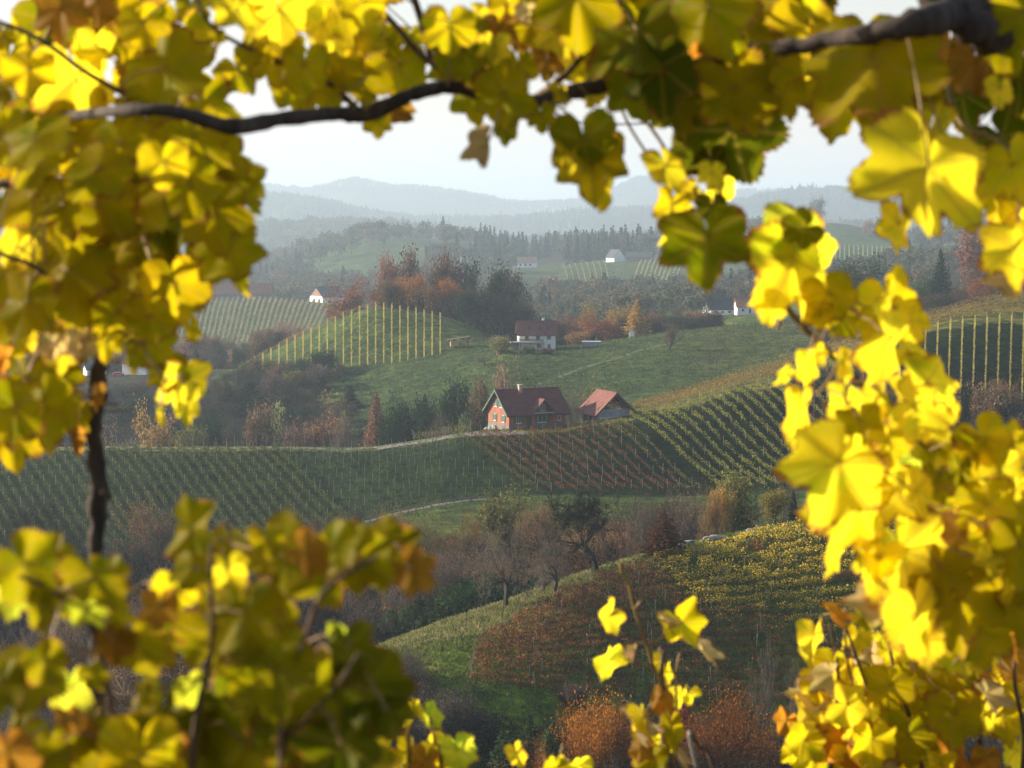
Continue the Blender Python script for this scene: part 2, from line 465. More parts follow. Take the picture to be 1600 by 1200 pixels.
def build_terrain():
    yb = np.concatenate([np.arange(-20, 5, 2.5), np.arange(5, 190, 5), np.arange(190, 262, 0.6), np.arange(262, 300, 1.5), np.arange(300, 440, 0.9),
                         np.arange(440, 545, 3), np.arange(545, 720, 1.6), np.arange(720, 1250, 5), np.arange(1250, 1500, 8),
                         np.arange(1500, 4500, 22), np.arange(4500, 6001, 250)])
    yb = MY(yb)
    u = (np.linspace(-380, 1980, 430)-800)/F
    U, Yg = np.meshgrid(u, yb)
    Xg = U*(Yg+np.clip(45-Yg*0.12, 0, 45)+3)
    zs = Z(Xg.ravel(), Yg.ravel())
    px = 800+F*Xg/np.maximum(Yg, 60)
    jx = 9*np.sin(Yg*0.9+3*np.sin(Xg*0.8))+7*np.sin(Yg*0.23+Xg*0.31)
    jy = 2.5*np.sin(Xg*0.7+2*np.sin(Yg*0.5))*np.clip((Yg-440)/150, 0.12, 3)
    col = zone_colour(px+jx, Yg+jy).reshape(-1, 3)
    nr, ncl = Yg.shape
    v = np.column_stack([Xg.ravel(), Yg.ravel(), zs])
    i = np.arange(nr*ncl).reshape(nr, ncl)
    f = np.column_stack([i[:-1, :-1].ravel(), i[:-1, 1:].ravel(), i[1:, 1:].ravel(), i[1:, :-1].ravel()])
    m, n, out = newmat('ground')
    b = N(n, 'ShaderNodeBsdfPrincipled'); b.inputs['Roughness'].default_value = 1.0
    b.inputs['Specular IOR Level'].default_value = 0.1
    tc = N(n, 'ShaderNodeTexCoord'); a = N(n, 'ShaderNodeAttribute', attribute_name='Col')
    c1, h1 = noise_ramp(n, 0.9, (0.55,)*3, (1.45, 1.4, 1.25), coord=tc.outputs['Object'], detail=8, rough=0.7)
    c2, h2 = noise_ramp(n, 0.06, (0.70, 0.75, 0.75), (1.30, 1.2, 1.05), coord=tc.outputs['Object'], detail=5)
    c3, h3 = noise_ramp(n, 0.010, (0.8, 0.85, 0.85), (1.2, 1.15, 1.1), coord=tc.outputs['Object'], detail=3)
    c4, h4 = noise_ramp(n, 0.28, (0.62, 0.66, 0.62), (1.35, 1.25, 1.15), coord=tc.outputs['Object'], detail=6, p0=.4, p1=.6)
    mp = N(n, 'ShaderNodeMapping'); mp.inputs['Scale'].default_value = (0.10, 0.55, 1.5); n.links.new(tc.outputs['Object'], mp.inputs[0])
    c5, h5 = noise_ramp(n, 1.0, (0.60, 0.66, 0.60), (1.45, 1.32, 1.10), coord=mp.outputs[0], detail=7, p0=.40, p1=.60, rough=.65)
    n.links.new(mulcol(n, mulcol(n, mulcol(n, mulcol(n, mulcol(n, a.outputs['Color'], c1), c2), c3), c4), c5), b.inputs['Base Color'])
    bp = N(n, 'ShaderNodeBump'); bp.inputs['Strength'].default_value = 1.0; bp.inputs['Distance'].default_value = 0.6
    n.links.new(h1, bp.inputs['Height']); n.links.new(bp.outputs[0], b.inputs['Normal'])
    n.links.new(b.outputs[0], out.inputs[0])
    me = np_mesh('hillside_ground', v, f, m, cols=col, smooth=True)
    tag(link('hillside_ground', me), kind='structure')
build_terrain()

def strip(name, pts, width, lift, mat, kind='structure'):
    """a road or path draped on the ground"""
    v, f = [], []
    P = [Vector(p) for p in pts]
    for k, p in enumerate(P):
        d = (P[min(k+1, len(P)-1)]-P[max(k-1, 0)]); d.z = 0; d.normalize()
        s = Vector((d.y, -d.x, 0))
        for j in range(5):
            q = p+s*width*(j/4-0.5); v.append((q.x, q.y, zz(q.x, q.y)+lift))
    for k in range(len(P)-1):
        for j in range(4): f.append((k*5+j, k*5+j+1, (k+1)*5+j+1, (k+1)*5+j))
    me = np_mesh(name, v, f, mat, smooth=True)
    return tag(link(name, me), kind=kind)

M_track = simple('gravel_track', (0.13, 0.12, 0.105), 0.95, 1.5, 0.35, 0.4)
M_drygrass = simple('worn_grass', (0.085, 0.10, 0.04), 0.95, 1.0, 0.4, 0.4)
strip('valley_road', [gp(px, float(atpx(RDY, px))) for px in range(-100, 800, 10)], 1.7, 0.07, M_track)
strip('ridge_track', [gp(px, float(atpx(BC[0], px))-1.2) for px in range(150, 760, 10)], 2.0, 0.10, M_drygrass)
strip('house_driveway', [hit(px, py, 360, 385) for px, py in ((590,702),(620,697),(650,693),(680,688),(700,684),(725,681),(750,679),(790,679),(825,677))], 2.6, 0.12, M_track)
strip('meadow_ditch', [gp(px, Y) for px, Y in ((1045,606),(1052,615),(1060,625),(1068,632),(1078,638),(1090,644))], 1.2, 0.10, simple('dark_ditch', (0.03,0.035,0.02), 1.0))
strip('meadow_path', [gp(px, Y) for px, Y in ((840,563),(880,573),(920,583),(960,592),(1000,603),(1040,612),(1080,630),(1120,650))], 1.5, 0.10, M_drygrass)

# haze: even air round camera and scene
def build_haze():
    m, n, out = newmat('haze_air')
    v = N(n, 'ShaderNodeVolumePrincipled')
    v.inputs['Color'].default_value = (0.66, 0.83, 1.0, 1)
    v.inputs['Density'].default_value = 0.000145
    v.inputs['Anisotropy'].default_value = 0.25
    n.links.new(v.outputs[0], out.inputs['Volume'])
    b = MB().box(-7000, 7000, -60, 15500, -175, 240)
    tag(b.obj('haze', m), kind='stuff')
build_haze()
# ------------------------------------------------------------------ tree library
def leafquads(rng, C, s, col, up=0.0):
    """one randomly turned quad leaf or leaf clump at each point"""
    n = len(C); C = np.asarray(C, float)
    s = np.broadcast_to(np.asarray(s, float), (n,))[:, None]
    a = rng.normal(size=(n, 3)); a /= np.linalg.norm(a, axis=1)[:, None]
    b = rng.normal(size=(n, 3)); b[:, 2] *= (1-up); b -= (a*b).sum(1)[:, None]*a; b /= np.linalg.norm(b, axis=1)[:, None]
    asp = rng.uniform(0.55, 1.0, (n, 1))
    a *= s; b *= s*asp
    v = np.stack([C-a*0.5, C+b*0.5, C+a*0.55, C-b*0.5], 1).reshape(-1, 3)
    f = np.arange(4*n).reshape(n, 4)
    c = np.repeat(np.broadcast_to(col, (n, 3)), 4, 0)
    return v, f, c

def ribbons(P, Q, w, rng):
    """thin twigs: a quad each"""
    P = np.asarray(P, float); Q = np.asarray(Q, float); n = len(P)
    d = Q-P; r = rng.normal(size=(n, 3)); s = np.cross(d, r); s /= np.linalg.norm(s, axis=1)[:, None]+1e-9
    w = np.broadcast_to(np.asarray(w, float), (n,))[:, None]
    v = np.stack([P-s*w/2, P+s*w/2, Q+s*w*0.2, Q-s*w*0.2], 1).reshape(-1, 3)
    return v, np.arange(4*n).reshape(n, 4)

def catm(parts):
    V, Fs, Cs, o = [], [], [], 0
    for v, f, c in parts:
        V.append(v); Fs.append(f+o); Cs.append(c); o += len(v)
    return np.concatenate(V), np.concatenate(Fs), np.concatenate(Cs)

def skeleton(rng, H, spread, first=0.25, levels=4, forks=4, wiggle=0.25, upness=0.35, taper=0.62):
    """branches of a broad tree; returns segments (p, q, r0, r1, level)"""
    segs = []
    def grow(p, d, L, r, lev):
        n = 4 if lev < 2 else 3
        tips = []
        for i in range(n):
            d2 = d+Vector(rng.normal(0, wiggle, 3))+Vector((0, 0, upness*0.25))
            d2.normalize()
            q = p+d2*(L/n); r2 = r*(1-0.35/n*(1.2))
            segs.append((p, q, r, r2, lev)); tips.append((q, d2, r2)); p, d, r = q, d2, r2
        if lev >= levels: return
        k = forks if lev else forks+2
        for j in range(k):
            q, dd, rr = tips[-1] if j < 2 else tips[rng.integers(1 if lev == 0 else 0, n)]
            ax = Vector(rng.normal(size=3)); ax = (ax-dd*ax.dot(dd)).normalized()
            nd = (dd*rng.uniform(0.35, 0.9)+ax*rng.uniform(0.6, 1.1)*spread+Vector((0, 0, upness*rng.uniform(0, .6)))).normalized()
            grow(q, nd, L*rng.uniform(0.55, 0.85)*(1.25 if lev == 0 else 1), rr*taper*rng.uniform(0.7, 1), lev+1)
    grow(Vector((0, 0, 0)), Vector((0, 0, 1)), H*first, H*0.027, 0)
    return segs

def wood_mesh(name, segs, minlev, H, n=5):
    mb = MB()
    for p, q, r0, r1, lev in segs:
        if lev <= minlev: mb.tube([p, q], [r0, r1], n if lev < 2 else 3, cap=False)
    return mb

def norm_tree(segs, pts):
    zmax = max([s[1].z for s in segs]+[1e-6]); return zmax

TREES = {}
def make_broadleaf(key, seed, nleaf=2600, leaf=0.035, dense=0.10, spread=1.0, first=0.22, upness=0.35, trunkvis=True, squash=1.0, twigs=500):
    """normalised to height 1: leaves in clumps round the branch ends"""
    rng = np.random.default_rng(seed)
    segs = skeleton(rng, 1.0, spread, first=first, upness=upness, levels=3, forks=4)
    ends = np.array([tuple(s[1]) for s in segs if s[4] >= 2])
    h = ends[:, 2].max()*1.02; ends = ends/h; ends[:, :2] *= squash
    S2 = [(Vector(((s[0].x*squash)/h, (s[0].y*squash)/h, s[0].z/h)), Vector((s[1].x*squash/h, s[1].y*squash/h, s[1].z/h)), s[2]/h, s[3]/h, s[4]) for s in segs]
    k = rng.integers(0, len(ends), nleaf)
    C = ends[k]+rng.normal(0, dense*0.45, (nleaf, 3))
    C[:, 2] = np.clip(C[:, 2], 0.08, 1.05)
    clump = rng.uniform(0.65, 1.35, len(ends))
    br = clump[k]*rng.uniform(0.7, 1.3, nleaf)
    hue = rng.normal(0, 0.12, nleaf)
    col = np.column_stack([br*(1+hue), br, br*(1-hue*0.5)])
    v, f, c = leafquads(rng, C, rng.uniform(0.6, 1.3, nleaf)*leaf, col)
    kk = rng.integers(0, len(ends), twigs)
    P = ends[kk]; Q = P+rng.normal(0, dense*0.5, (twigs, 3))
    tv, tf = ribbons(P, Q, 0.004, rng)
    tc_ = np.tile((0.45, 0.4, 0.4), (len(tv), 1))
    v, f, c = catm([(v, f, c), (tv, tf, tc_)])
    TREES[key] = (wood_mesh(key, S2, 2, 1).mesh(key+'_trunk', M_wood), np_mesh(key+'_crown', v, f, M_fol, cols=c))

def make_bare(key, seed, spread=1.1, first=0.24, levels=4, forks=4, ntw=2600, upness=0.3, sparse_leaf=250, twl=0.07):
    rng = np.random.default_rng(seed)
    segs = skeleton(rng, 1.0, spread, first=first, upness=upness, levels=levels, forks=forks, wiggle=0.22)
    h = max(s[1].z for s in segs)*1.03
    S2 = [(s[0]/h, s[1]/h, s[2]/h, s[3]/h, s[4]) for s in segs]
    hi = [s for s in S2 if s[4] >= 2]
    k = rng.integers(0, len(hi), ntw)
    P = np.array([tuple(hi[i][0].lerp(hi[i][1], rng.random())) for i in k])
    D = np.array([tuple((hi[i][1]-hi[i][0]).normalized()) for i in k])
    Q = P+(D*0.7+rng.normal(0, 0.6, (ntw, 3))+(0, 0, 0.25))*twl*rng.uniform(0.4, 1.2, (ntw, 1))
    v, f = ribbons(P, Q, 0.0045*rng.uniform(0.5, 1.2, ntw), rng)
    g = rng.uniform(0.6, 1.4, ntw); c = np.repeat(np.column_stack([g, g, g]), 4, 0)
    thin = [s for s in S2 if s[4] >= levels]
    bv, bf = ribbons([tuple(s[0]) for s in thin], [tuple(s[1]) for s in thin], np.array([max(s[2]*2.6, .0045) for s in thin]), rng)
    parts = [(v, f, c), (bv, bf, np.full((len(bv), 3), .75))]
    if sparse_leaf:
        kk = rng.integers(0, ntw, sparse_leaf)
        parts.append(leafquads(rng, Q[kk], 0.014, np.column_stack([rng.uniform(1.5, 3.2, sparse_leaf), rng.uniform(1.1, 1.9, sparse_leaf), np.full(sparse_leaf, .6)])))
    v, f, c = catm(parts)
    TREES[key] = (wood_mesh(key, S2, levels-1, 1).mesh(key+'_trunk', M_wood), np_mesh(key+'_crown', v, f, M_fol, cols=c))

def make_conifer(key, seed, n=2600, width=0.20, ragged=0.25, first=0.04, leaf=0.03):
    rng = np.random.default_rng(seed)
    t = rng.beta(1.0, 1.5, n)*(1-first)+first
    ang = rng.uniform(0, 2*math.pi, n)
    lay = 0.75+0.25*np.sin(t*2*math.pi*19+ang*0.0)
    lobes = 1+ragged*np.sin(ang*5+t*37)*np.sin(ang*3-t*23)
    Rr = width*(1-t)**0.85*lay*lobes+0.006
    rr = Rr*rng.uniform(0.15, 1, n)**0.45
    C = np.column_stack([np.cos(ang)*rr, np.sin(ang)*rr, t-rr*0.28+rng.normal(0, 0.004, n)])
    g = rng.uniform(0.55, 1.3, n)*(0.7+0.5*rr/Rr.clip(1e-3))
    v, f, c = leafquads(rng, C, rng.uniform(0.6, 1.4, n)*leaf*(0.5+1.0*(1-t)), np.column_stack([g, g, g]))
    mb = MB().tube([(0, 0, 0), (0, 0, 0.5), (0, 0, 0.97)], [0.014, 0.009, 0.002], 6)
    TREES[key] = (mb.mesh(key+'_trunk', M_wood), np_mesh(key+'_crown', v, f, M_fol, cols=c))

def make_bush(key, seed, n=2200, leaf=0.05, w=0.62, twigs=500, spread=.085):
    rng = np.random.default_rng(seed)
    nb = 26
    B = rng.normal(size=(nb, 3)); B /= np.linalg.norm(B, axis=1)[:, None]
    B = B*np.array([w, w, 0.42])*rng.uniform(0.35, 0.85, (nb, 1))+(0, 0, 0.5)
    k = rng.integers(0, nb, n)
    C = B[k]+rng.normal(0, spread, (n, 3)); C[:, 2] = np.abs(C[:, 2]).clip(0.02, 1.05)
    br = rng.uniform(0.7, 1.3, nb)[k]*rng.uniform(0.65, 1.35, n); hue = rng.normal(0, .12, n)
    a = leafquads(rng, C, rng.uniform(0.6, 1.3, n)*leaf, np.column_stack([br*(1+hue), br, br*(1-hue)]))
    P = np.column_stack([rng.normal(0, .12, twigs), rng.normal(0, .12, twigs), np.zeros(twigs)])
    Q = B[rng.integers(0, nb, twigs)]*1.1+rng.normal(0, .09, (twigs, 3))
    M_ = P*0.6+Q*0.4+rng.normal(0, .03, (twigs, 3))
    v1, f1 = ribbons(P, M_, 0.009, rng); v2, f2 = ribbons(M_, Q, 0.006, rng)
    v, f, c = catm([a, (v1, f1, np.full((len(v1), 3), .6)), (v2, f2, np.full((len(v2), 3), .6))])
    mb = MB()
    for j in range(6):
        q = Vector(tuple(B[j]*0.8)); mb.tube([(0, 0, -0.02), (q.x*0.5, q.y*0.5, q.z*0.4), q], [0.02, 0.014, 0.006], 4)
    TREES[key] = (mb.mesh(key+'_trunk', M_wood), np_mesh(key+'_crown', v, f, M_fol, cols=c))

for i in range(4): make_broadleaf('round%d' % i, 10+i, spread=1.0+0.1*i, nleaf=2800, dense=0.13, squash=0.85)
for i in range(3): make_broadleaf('tall%d' % i, 30+i, spread=0.75, upness=0.7, nleaf=2800, dense=0.12, first=0.24, squash=0.6)
for i in range(4): make_bare('bare%d' % i, 50+i, spread=0.9+0.12*i)
make_bare('apple', 77, spread=1.3, first=0.20, ntw=6200, upness=0.25, sparse_leaf=0, forks=4, twl=.055)
make_bare('apple2', 81, spread=1.2, first=0.15, ntw=3600, upness=0.30, sparse_leaf=500)
for i in range(2): make_bare('birch%d' % i, 90+i, spread=0.55, upness=0.9, first=0.26, forks=4, sparse_leaf=700, ntw=1700)
for i in range(3): make_conifer('spruce%d' % i, 70+i, width=0.17+0.03*i)
make_conifer('larch', 79, width=0.22, ragged=0.5, first=0.08)
make_conifer('columnbirch', 80, width=0.30, ragged=0.45, first=0.10, leaf=0.035)
for i in range(3): make_bush('bush%d' % i, 60+i)
for i in range(3): make_bush('nearbush%d' % i, 160+i, n=9000, leaf=0.020, twigs=1400, spread=.10)
KINDS_OF = {'nearbush': ['nearbush0', 'nearbush1', 'nearbush2'], 'round': ['round0', 'round1', 'round2', 'round3'], 'tall': ['tall0', 'tall1', 'tall2'], 'bare': ['bare0', 'bare1', 'bare2', 'bare3'],
            'spruce': ['spruce0', 'spruce1', 'spruce2'], 'bush': ['bush0', 'bush1', 'bush2'], 'birch': ['birch0', 'birch1']}
ASPECT = {}
for k_, (a_, b_) in TREES.items():
    co = np.empty(len(b_.vertices)*3, dtype=np.float32); b_.vertices.foreach_get('co', co); co = co.reshape(-1, 3)
    r_ = np.hypot(co[:, 0], co[:, 1]); ASPECT[k_] = 2*np.percentile(r_, 93)
rt = random.Random(5)

PAL = {'russet': (0.23, 0.105, 0.065), 'orange': (0.36, 0.14, 0.022), 'ochre': (0.33, 0.21, 0.06), 'olive': (0.15, 0.15, 0.045),
       'green': (0.05, 0.085, 0.025), 'dark': (0.022, 0.040, 0.020), 'brown': (0.18, 0.115, 0.07), 'grey': (0.12, 0.098, 0.082),
       'gold': (0.50, 0.32, 0.07), 'pale': (0.26, 0.29, 0.11), 'black': (0.020, 0.017, 0.015), 'rust': (0.36, 0.14, 0.03), 'pink': (0.30, 0.19, 0.13)}

def tree(name, kind, base, h, w, col, label, group=None, parts=True, cat='tree'):
    key = rt.choice(KINDS_OF[kind]) if kind in KINDS_OF else kind
    tr, cr = TREES[key]
    s = w/ASPECT[key]
    c = PAL[col] if isinstance(col, str) else col
    j = rt.uniform(0.82, 1.2); c = (c[0]*j, c[1]*j*rt.uniform(.93, 1.07), c[2]*j)
    e = empty(name, (base[0], base[1], base[2]-0.15), rt.uniform(0, 6.28))
    tag(e, label, cat, group)
    link('trunk', tr, e, scale=(s, s, h)); link('crown', cr, e, scale=(s, s, h), color=c)
    return e
def tree_px(name, kind, px, py_base, Y, py_top, wpx, col, label, group=None, cat='tree'):
    """Y given: tree stands on the ground in column px at that depth, reaching row py_top"""
    Y = float(MY(Y))
    b = gp(px, Y) if py_base is None else hit(px, py_base, Y-40, Y+40)
    h = zpy(b.y, py_top)-b.z
    return tree(name, kind, b, max(h, 1.0), wpx/F*b.y, col, label, group, cat=cat)
# ------------------------------------------------------------------ vineyards
post_me = MB().box(-0.035, 0.035, -0.035, 0.035, -0.2, 1.0).mesh('wooden_post', M_post)
stake_me = MB().box(-0.028, 0.028, -0.028, 0.028, -0.2, 1.0).mesh('grey_stake', M_metalpost)
rv = np.random.default_rng(11)
def vine_row(pts, colf, label, group, height=1.75, dens=34, leaf=0.16, width=0.45, post_gap=5.0, post_h=2.05, post=None, vine_gap=1.1, low=0.45, clumpy=0.5, gaps=0.1, trunks=True, leany=0.0):
    """pts: ground points along the row"""
    P = np.array([tuple(p) for p in pts]); seg = np.hypot(*(np.diff(P[:, :2], axis=0).T)); s = np.concatenate([[0], np.cumsum(seg)]); L = s[-1]
    if L < 1.5: return None
    e = empty('grapevine_row', tuple(P[0]))
    tag(e, nth(label), 'vine row', group)
    o = P[0]
    nv = max(2, int(L/vine_gap)); sv = (np.arange(nv)+0.5)*L/nv
    vh = rv.uniform(0.65, 1.12, nv); vd = rv.uniform(1-clumpy, 1+clumpy*0.5, nv)*(rv.random(nv) > gaps)
    n = int(L*dens); k = rv.integers(0, nv, n); keep = rv.random(n) < vd[k]; k = k[keep]; n = len(k)
    t = np.clip(sv[k]+rv.normal(0, vine_gap*0.33, n), 0, L)
    x = np.interp(t, s, P[:, 0]); y = np.interp(t, s, P[:, 1])
    hgt = low+(height*vh[k]-low)*rv.random(n)**0.8
    x = x+rv.normal(0, width*0.4, n); y = y+rv.normal(0, width*0.4, n)
    z = Z(x, y)+hgt
    C = np.column_stack([x, y, z])-o
    col = colf(x, y, n)*rv.uniform(0.65, 1.3, (n, 1))*rv.uniform(.9, 1.1, nv)[k][:, None]
    v, f, c = leafquads(rv, C, rv.uniform(0.7, 1.3, n)*leaf, col)
    link('vine_foliage', np_mesh('vine_foliage', v, f, M_fol, cols=c), e)['kind'] = 'stuff'
    if trunks:
        tx = np.interp(sv, s, P[:, 0]); ty = np.interp(sv, s, P[:, 1]); tz = Z(tx, ty)
        A = np.column_stack([tx, ty, tz-0.1])-o; B = np.column_stack([tx+rv.normal(0, .08, nv), ty, tz+0.8])-o; Cc = B+np.column_stack([rv.normal(0, .2, nv), rv.normal(0, .2, nv), rv.uniform(.4, .9, nv)])
        v1, f1 = ribbons(A, B, 0.09, rv); v2, f2 = ribbons(B, Cc, 0.05, rv)
        v, f, c = catm([(v1, f1, np.full((len(v1), 3), (.07, .055, .045))), (v2, f2, np.full((len(v2), 3), (.09, .065, .05)))])
        link('vine_stems', np_mesh('vine_stems', v, f, M_twig, cols=c), e)['kind'] = 'stuff'
    if post_gap:
        m = int(L/post_gap)+1
        for j in range(m):
            tt = min(L, (j+rv.uniform(-.12, .12))*post_gap) if j else 0.0
            x0 = np.interp(tt, s, P[:, 0]); y0 = np.interp(tt, s, P[:, 1])
            h = post_h*rv.uniform(.85, 1.12)
            q = link('post', post or post_me, e, loc=(x0-o[0], y0-o[1], zz(x0, y0)-o[2]), scale=(1, 1, h))
            q.rotation_euler = (rv.normal(0, .04)+(leany if j == m-1 else 0), rv.normal(0, .04), 0)
    return e
def const(*c):
    c = np.array(c)
    return lambda x, y, n: np.repeat(c[None], n, 0)*rv.uniform(.8, 1.2, (n, 1))
def mixc(cs, w):
    cs = np.array(cs); w = np.array(w)/sum(w)
    return lambda x, y, n: cs[rv.choice(len(cs), n, p=w)]

YEL = (0.80, 0.58, 0.07); YG = (0.50, 0.42, 0.06); RED = (0.46, 0.13, 0.05); RED2 = (0.26, 0.085, 0.04); BRN = (0.13, 0.085, 0.045); GRN = (0.06, 0.10, 0.03); PGR=(.16,.15,.06)

# near hill: contour rows
def near_col(x, y, n):
    px = 800+F*x/y; py = HZ-F*Z(x, y)/y
    lim = 862+np.clip(px-900, -200, 800)*0.34+14*np.sin(px*0.03)+18*np.sin(px*0.011+1)
    red = (py+rv.normal(0, 15, n)) > lim
    patch = np.sin(px*0.021+2)*np.sin(py*0.06) > 0.86
    red = red | patch
    cs = np.where(red[:, None], np.array([RED, RED2, BRN, (.22, .13, .05), (.12, .12, .04)])[rv.integers(0, 5, n)], np.array([YEL, (.64, .48, .06), YG, (.22, .21, .04), YEL])[rv.integers(0, 5, n)])
    return cs
nrow = 19
for i in range(nrow):
    t = 0.035+0.93*i/(nrow-1)          # 0 at the ridge, 1 at the foot
    # left end of the row
    pl = np.interp(t, [0, .06, .12, .2, .35, .6, 1.0], [1300, 1225, 1060, 900, 800, 742, 735])
    pr = 1475
    pts = []
    for px in np.arange(pl, pr, 9):
        yb, yr = float(atpx(CB[0], px)), float(atpx(CR[0], px))
        Y = yr+(yb-yr)*t; x = X(px, Y); pts.append((x, Y, zz(x, Y)))
    lab = '{n} vine row below the sheep, yellow leaved, counted from the ridge' if i < 6 else ('{n} vine row of the mixed yellow and red belt halfway down the near hill' if i < 12 else '{n} vine row of the dark red belt low on the near hill')
    grp = 'upper contour vine rows on the sheep hill' if i < 6 else ('middle contour vine rows on the sheep hill' if i < 12 else 'lower contour vine rows on the sheep hill')
    vine_row(pts, near_col, lab, grp, height=1.45-.2*t, dens=105-35*t, leaf=0.19, width=0.4-.12*t, low=0.4, post_gap=6.5, post_h=1.4, clumpy=0.5, gaps=0.07)

# middle hill: rows from crest down to the road
def mid_row(pc, pb, ytop_off=4.0, ybot_off=4.0, yb=None, **k):
    y1 = float(atpx(BC[0], pc))-ytop_off
    y0 = (float(atpx(RDY, pb))+ybot_off) if yb is None else yb
    pts = []
    for t in np.linspace(0, 1, 26):
        Y = y1+(y0-y1)*t; X0 = X(pc, y1)+(X(pb, y0)-X(pc, y1))*t
        pts.append((X0, Y, zz(X0, Y)))
    return vine_row(pts, **k)
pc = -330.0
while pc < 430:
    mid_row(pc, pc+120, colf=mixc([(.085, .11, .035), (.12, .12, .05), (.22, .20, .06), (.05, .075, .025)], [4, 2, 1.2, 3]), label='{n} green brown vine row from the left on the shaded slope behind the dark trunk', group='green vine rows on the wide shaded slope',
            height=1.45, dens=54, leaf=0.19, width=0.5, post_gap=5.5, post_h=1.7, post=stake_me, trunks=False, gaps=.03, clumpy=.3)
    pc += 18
while pc < 700:
    mid_row(pc, pc+100, colf=mixc([(.055, .095, .03), (.10, .13, .04), (.2, .19, .06)], [5, 2, .6]), label='{n} thin young vine row from the left on the staked slope beside the red vines', group='young staked vine rows on the green slope',
            height=1.3, dens=8, leaf=0.2, width=0.3, post_gap=4.6, post_h=2.0, post=stake_me, trunks=False, gaps=.3, clumpy=.5, leany=0.35)
    pc += 21
pc = 712.0; q = 0
while pc < 985:
    kr = min(1, (pc-705)/50)*(1 if pc < 930 else (.45 if pc < 960 else .15)); kg = 1-kr; ky = 0 if pc < 900 else kg*3
    mid_row(pc, pc+130, colf=mixc([(.27, .085, .05), (.20, .07, .045), (.17, .12, .05), (.09, .11, .04), (.42, .34, .07)], [4*kr, 3*kr, 2, 2+4*kg, ky+.05]), label='{n} reddish vine row from the left on the slope below the brick house', group='red vine rows below the brick house and its outbuilding',
            height=1.35, dens=46, leaf=0.19, width=0.28, post_gap=5.0, post_h=1.7, post=post_me, trunks=False, gaps=.05, clumpy=.3)
    pc += 19.5
while pc < 1245:
    kk = (pc-985)/250
    mid_row(pc, pc+150+40*kk, ytop_off=3, yb=float(atpx(RDY, pc+150))+5, colf=mixc([(.46, .40, .08), (.30, .30, .06), (.15, .18, .04)], [2.6, 3, 2.4]), label='{n} yellow green vine row counted rightwards from the small barn', group='yellow vine rows right of the small barn',
            height=1.5, dens=54, leaf=0.20, width=0.3, post_gap=5.2, post_h=1.7, post=post_me, trunks=False, gaps=.03, clumpy=.3)
    pc += 18
# right slope: straight rows up the hill
px = 1268.0
while px < 1680:
    colr = const(.17, .06, .04) if px < 1400 else mixc([(.52, .43, .10), (.34, .32, .08)], [3, 1])
    yt = float(atpx(BC[0], px))-1.5; yb_ = float(atpx(RDY, px))+8
    pts = [gp(px+6*(1-t), yt+(yb_-yt)*t) for t in np.linspace(0, 1, 20)]
    lab = '{n} reddish vine row from the left climbing the dark slope behind the hanging shoot' if px < 1400 else '{n} yellow vine row from the left climbing straight up the dark green slope'
    vine_row(pts, colr, lab, 'red vine rows behind the hanging shoot' if px < 1400 else 'yellow vine rows climbing the dark right slope', height=1.75, dens=40, leaf=0.19, width=0.22, low=0.25, post_gap=6, post_h=1.9, trunks=False, gaps=0, clumpy=.3)
    px += 19.2
# golden band along the crest
for i in range(7):
    pts = []
    for px in np.arange(975+3*i, 1640, 9):
        Y = float(atpx(BC[0], px))+3+i*3.2; pts.append(gp(px, Y))
    vine_row(pts, mixc([(.30, .20, .07), (.24, .17, .06), (.34, .25, .07), BRN], [3, 3, 1, 1]), '{n} golden brown vine row from the front along the crest above the barn', 'golden vine rows along the hill crest', height=1.9, dens=26, leaf=0.24, width=0.5, post_gap=0, trunks=False, gaps=0, clumpy=.3)
# behind the brick house: vines at both sides
for i in range(3):
    pts = [gp(px, 377+2.6*i-(700-px)*0.012) for px in np.arange(648, 742, 6)]
    vine_row(pts, mixc([(.26, .23, .06), (.14, .14, .05)], [2, 2]), '{n} yellowish vine row from the front beside the gravel drive', 'vine rows beside the gravel drive', height=1.6, dens=22, leaf=0.22, width=0.45, post_gap=6, post_h=1.7, trunks=False)
for i in range(4):
    pts = [gp(px, 392+2.6*i) for px in np.arange(868, 985, 6)]
    vine_row(pts, mixc([(.26, .20, .07), (.2, .15, .06)], [2, 2]), '{n} golden brown vine row from the front between brick house and barn', 'vine rows between the brick house and the barn', height=2.6, dens=26, leaf=0.24, width=0.5, post_gap=0, trunks=False)

# knoll
px = 398.0
while px < 692:
    kx = float(atpx(FC[0], px))
    yt = kx+43; yb_ = kx-3
    pts = [gp(px, yt+(yb_-yt)*t) for t in np.linspace(0, 1, 14)]
    vine_row(pts, mixc([(.56, .44, .14), (.42, .36, .11)], [3, 1]), '{n} golden vine row from the left running up the round knoll', 'golden vine rows on the round knoll', height=1.8, dens=34, leaf=0.25, width=0.26, low=.2, post_gap=0, trunks=False, gaps=.04, clumpy=.6)
    px += 12.6
for i in range(2):
    pts = [gp(px, float(atpx(FC[0], px))+45+i*3) for px in np.arange(372, 600, 6)]
    vine_row(pts, mixc([(.33, .27, .09), (.2, .18, .06)], [3, 1]), '{n} golden vine row edging the top of the round knoll', 'vine rows edging the knoll', height=1.9, dens=20, leaf=0.28, width=.3, post_gap=0, trunks=False, gaps=0)
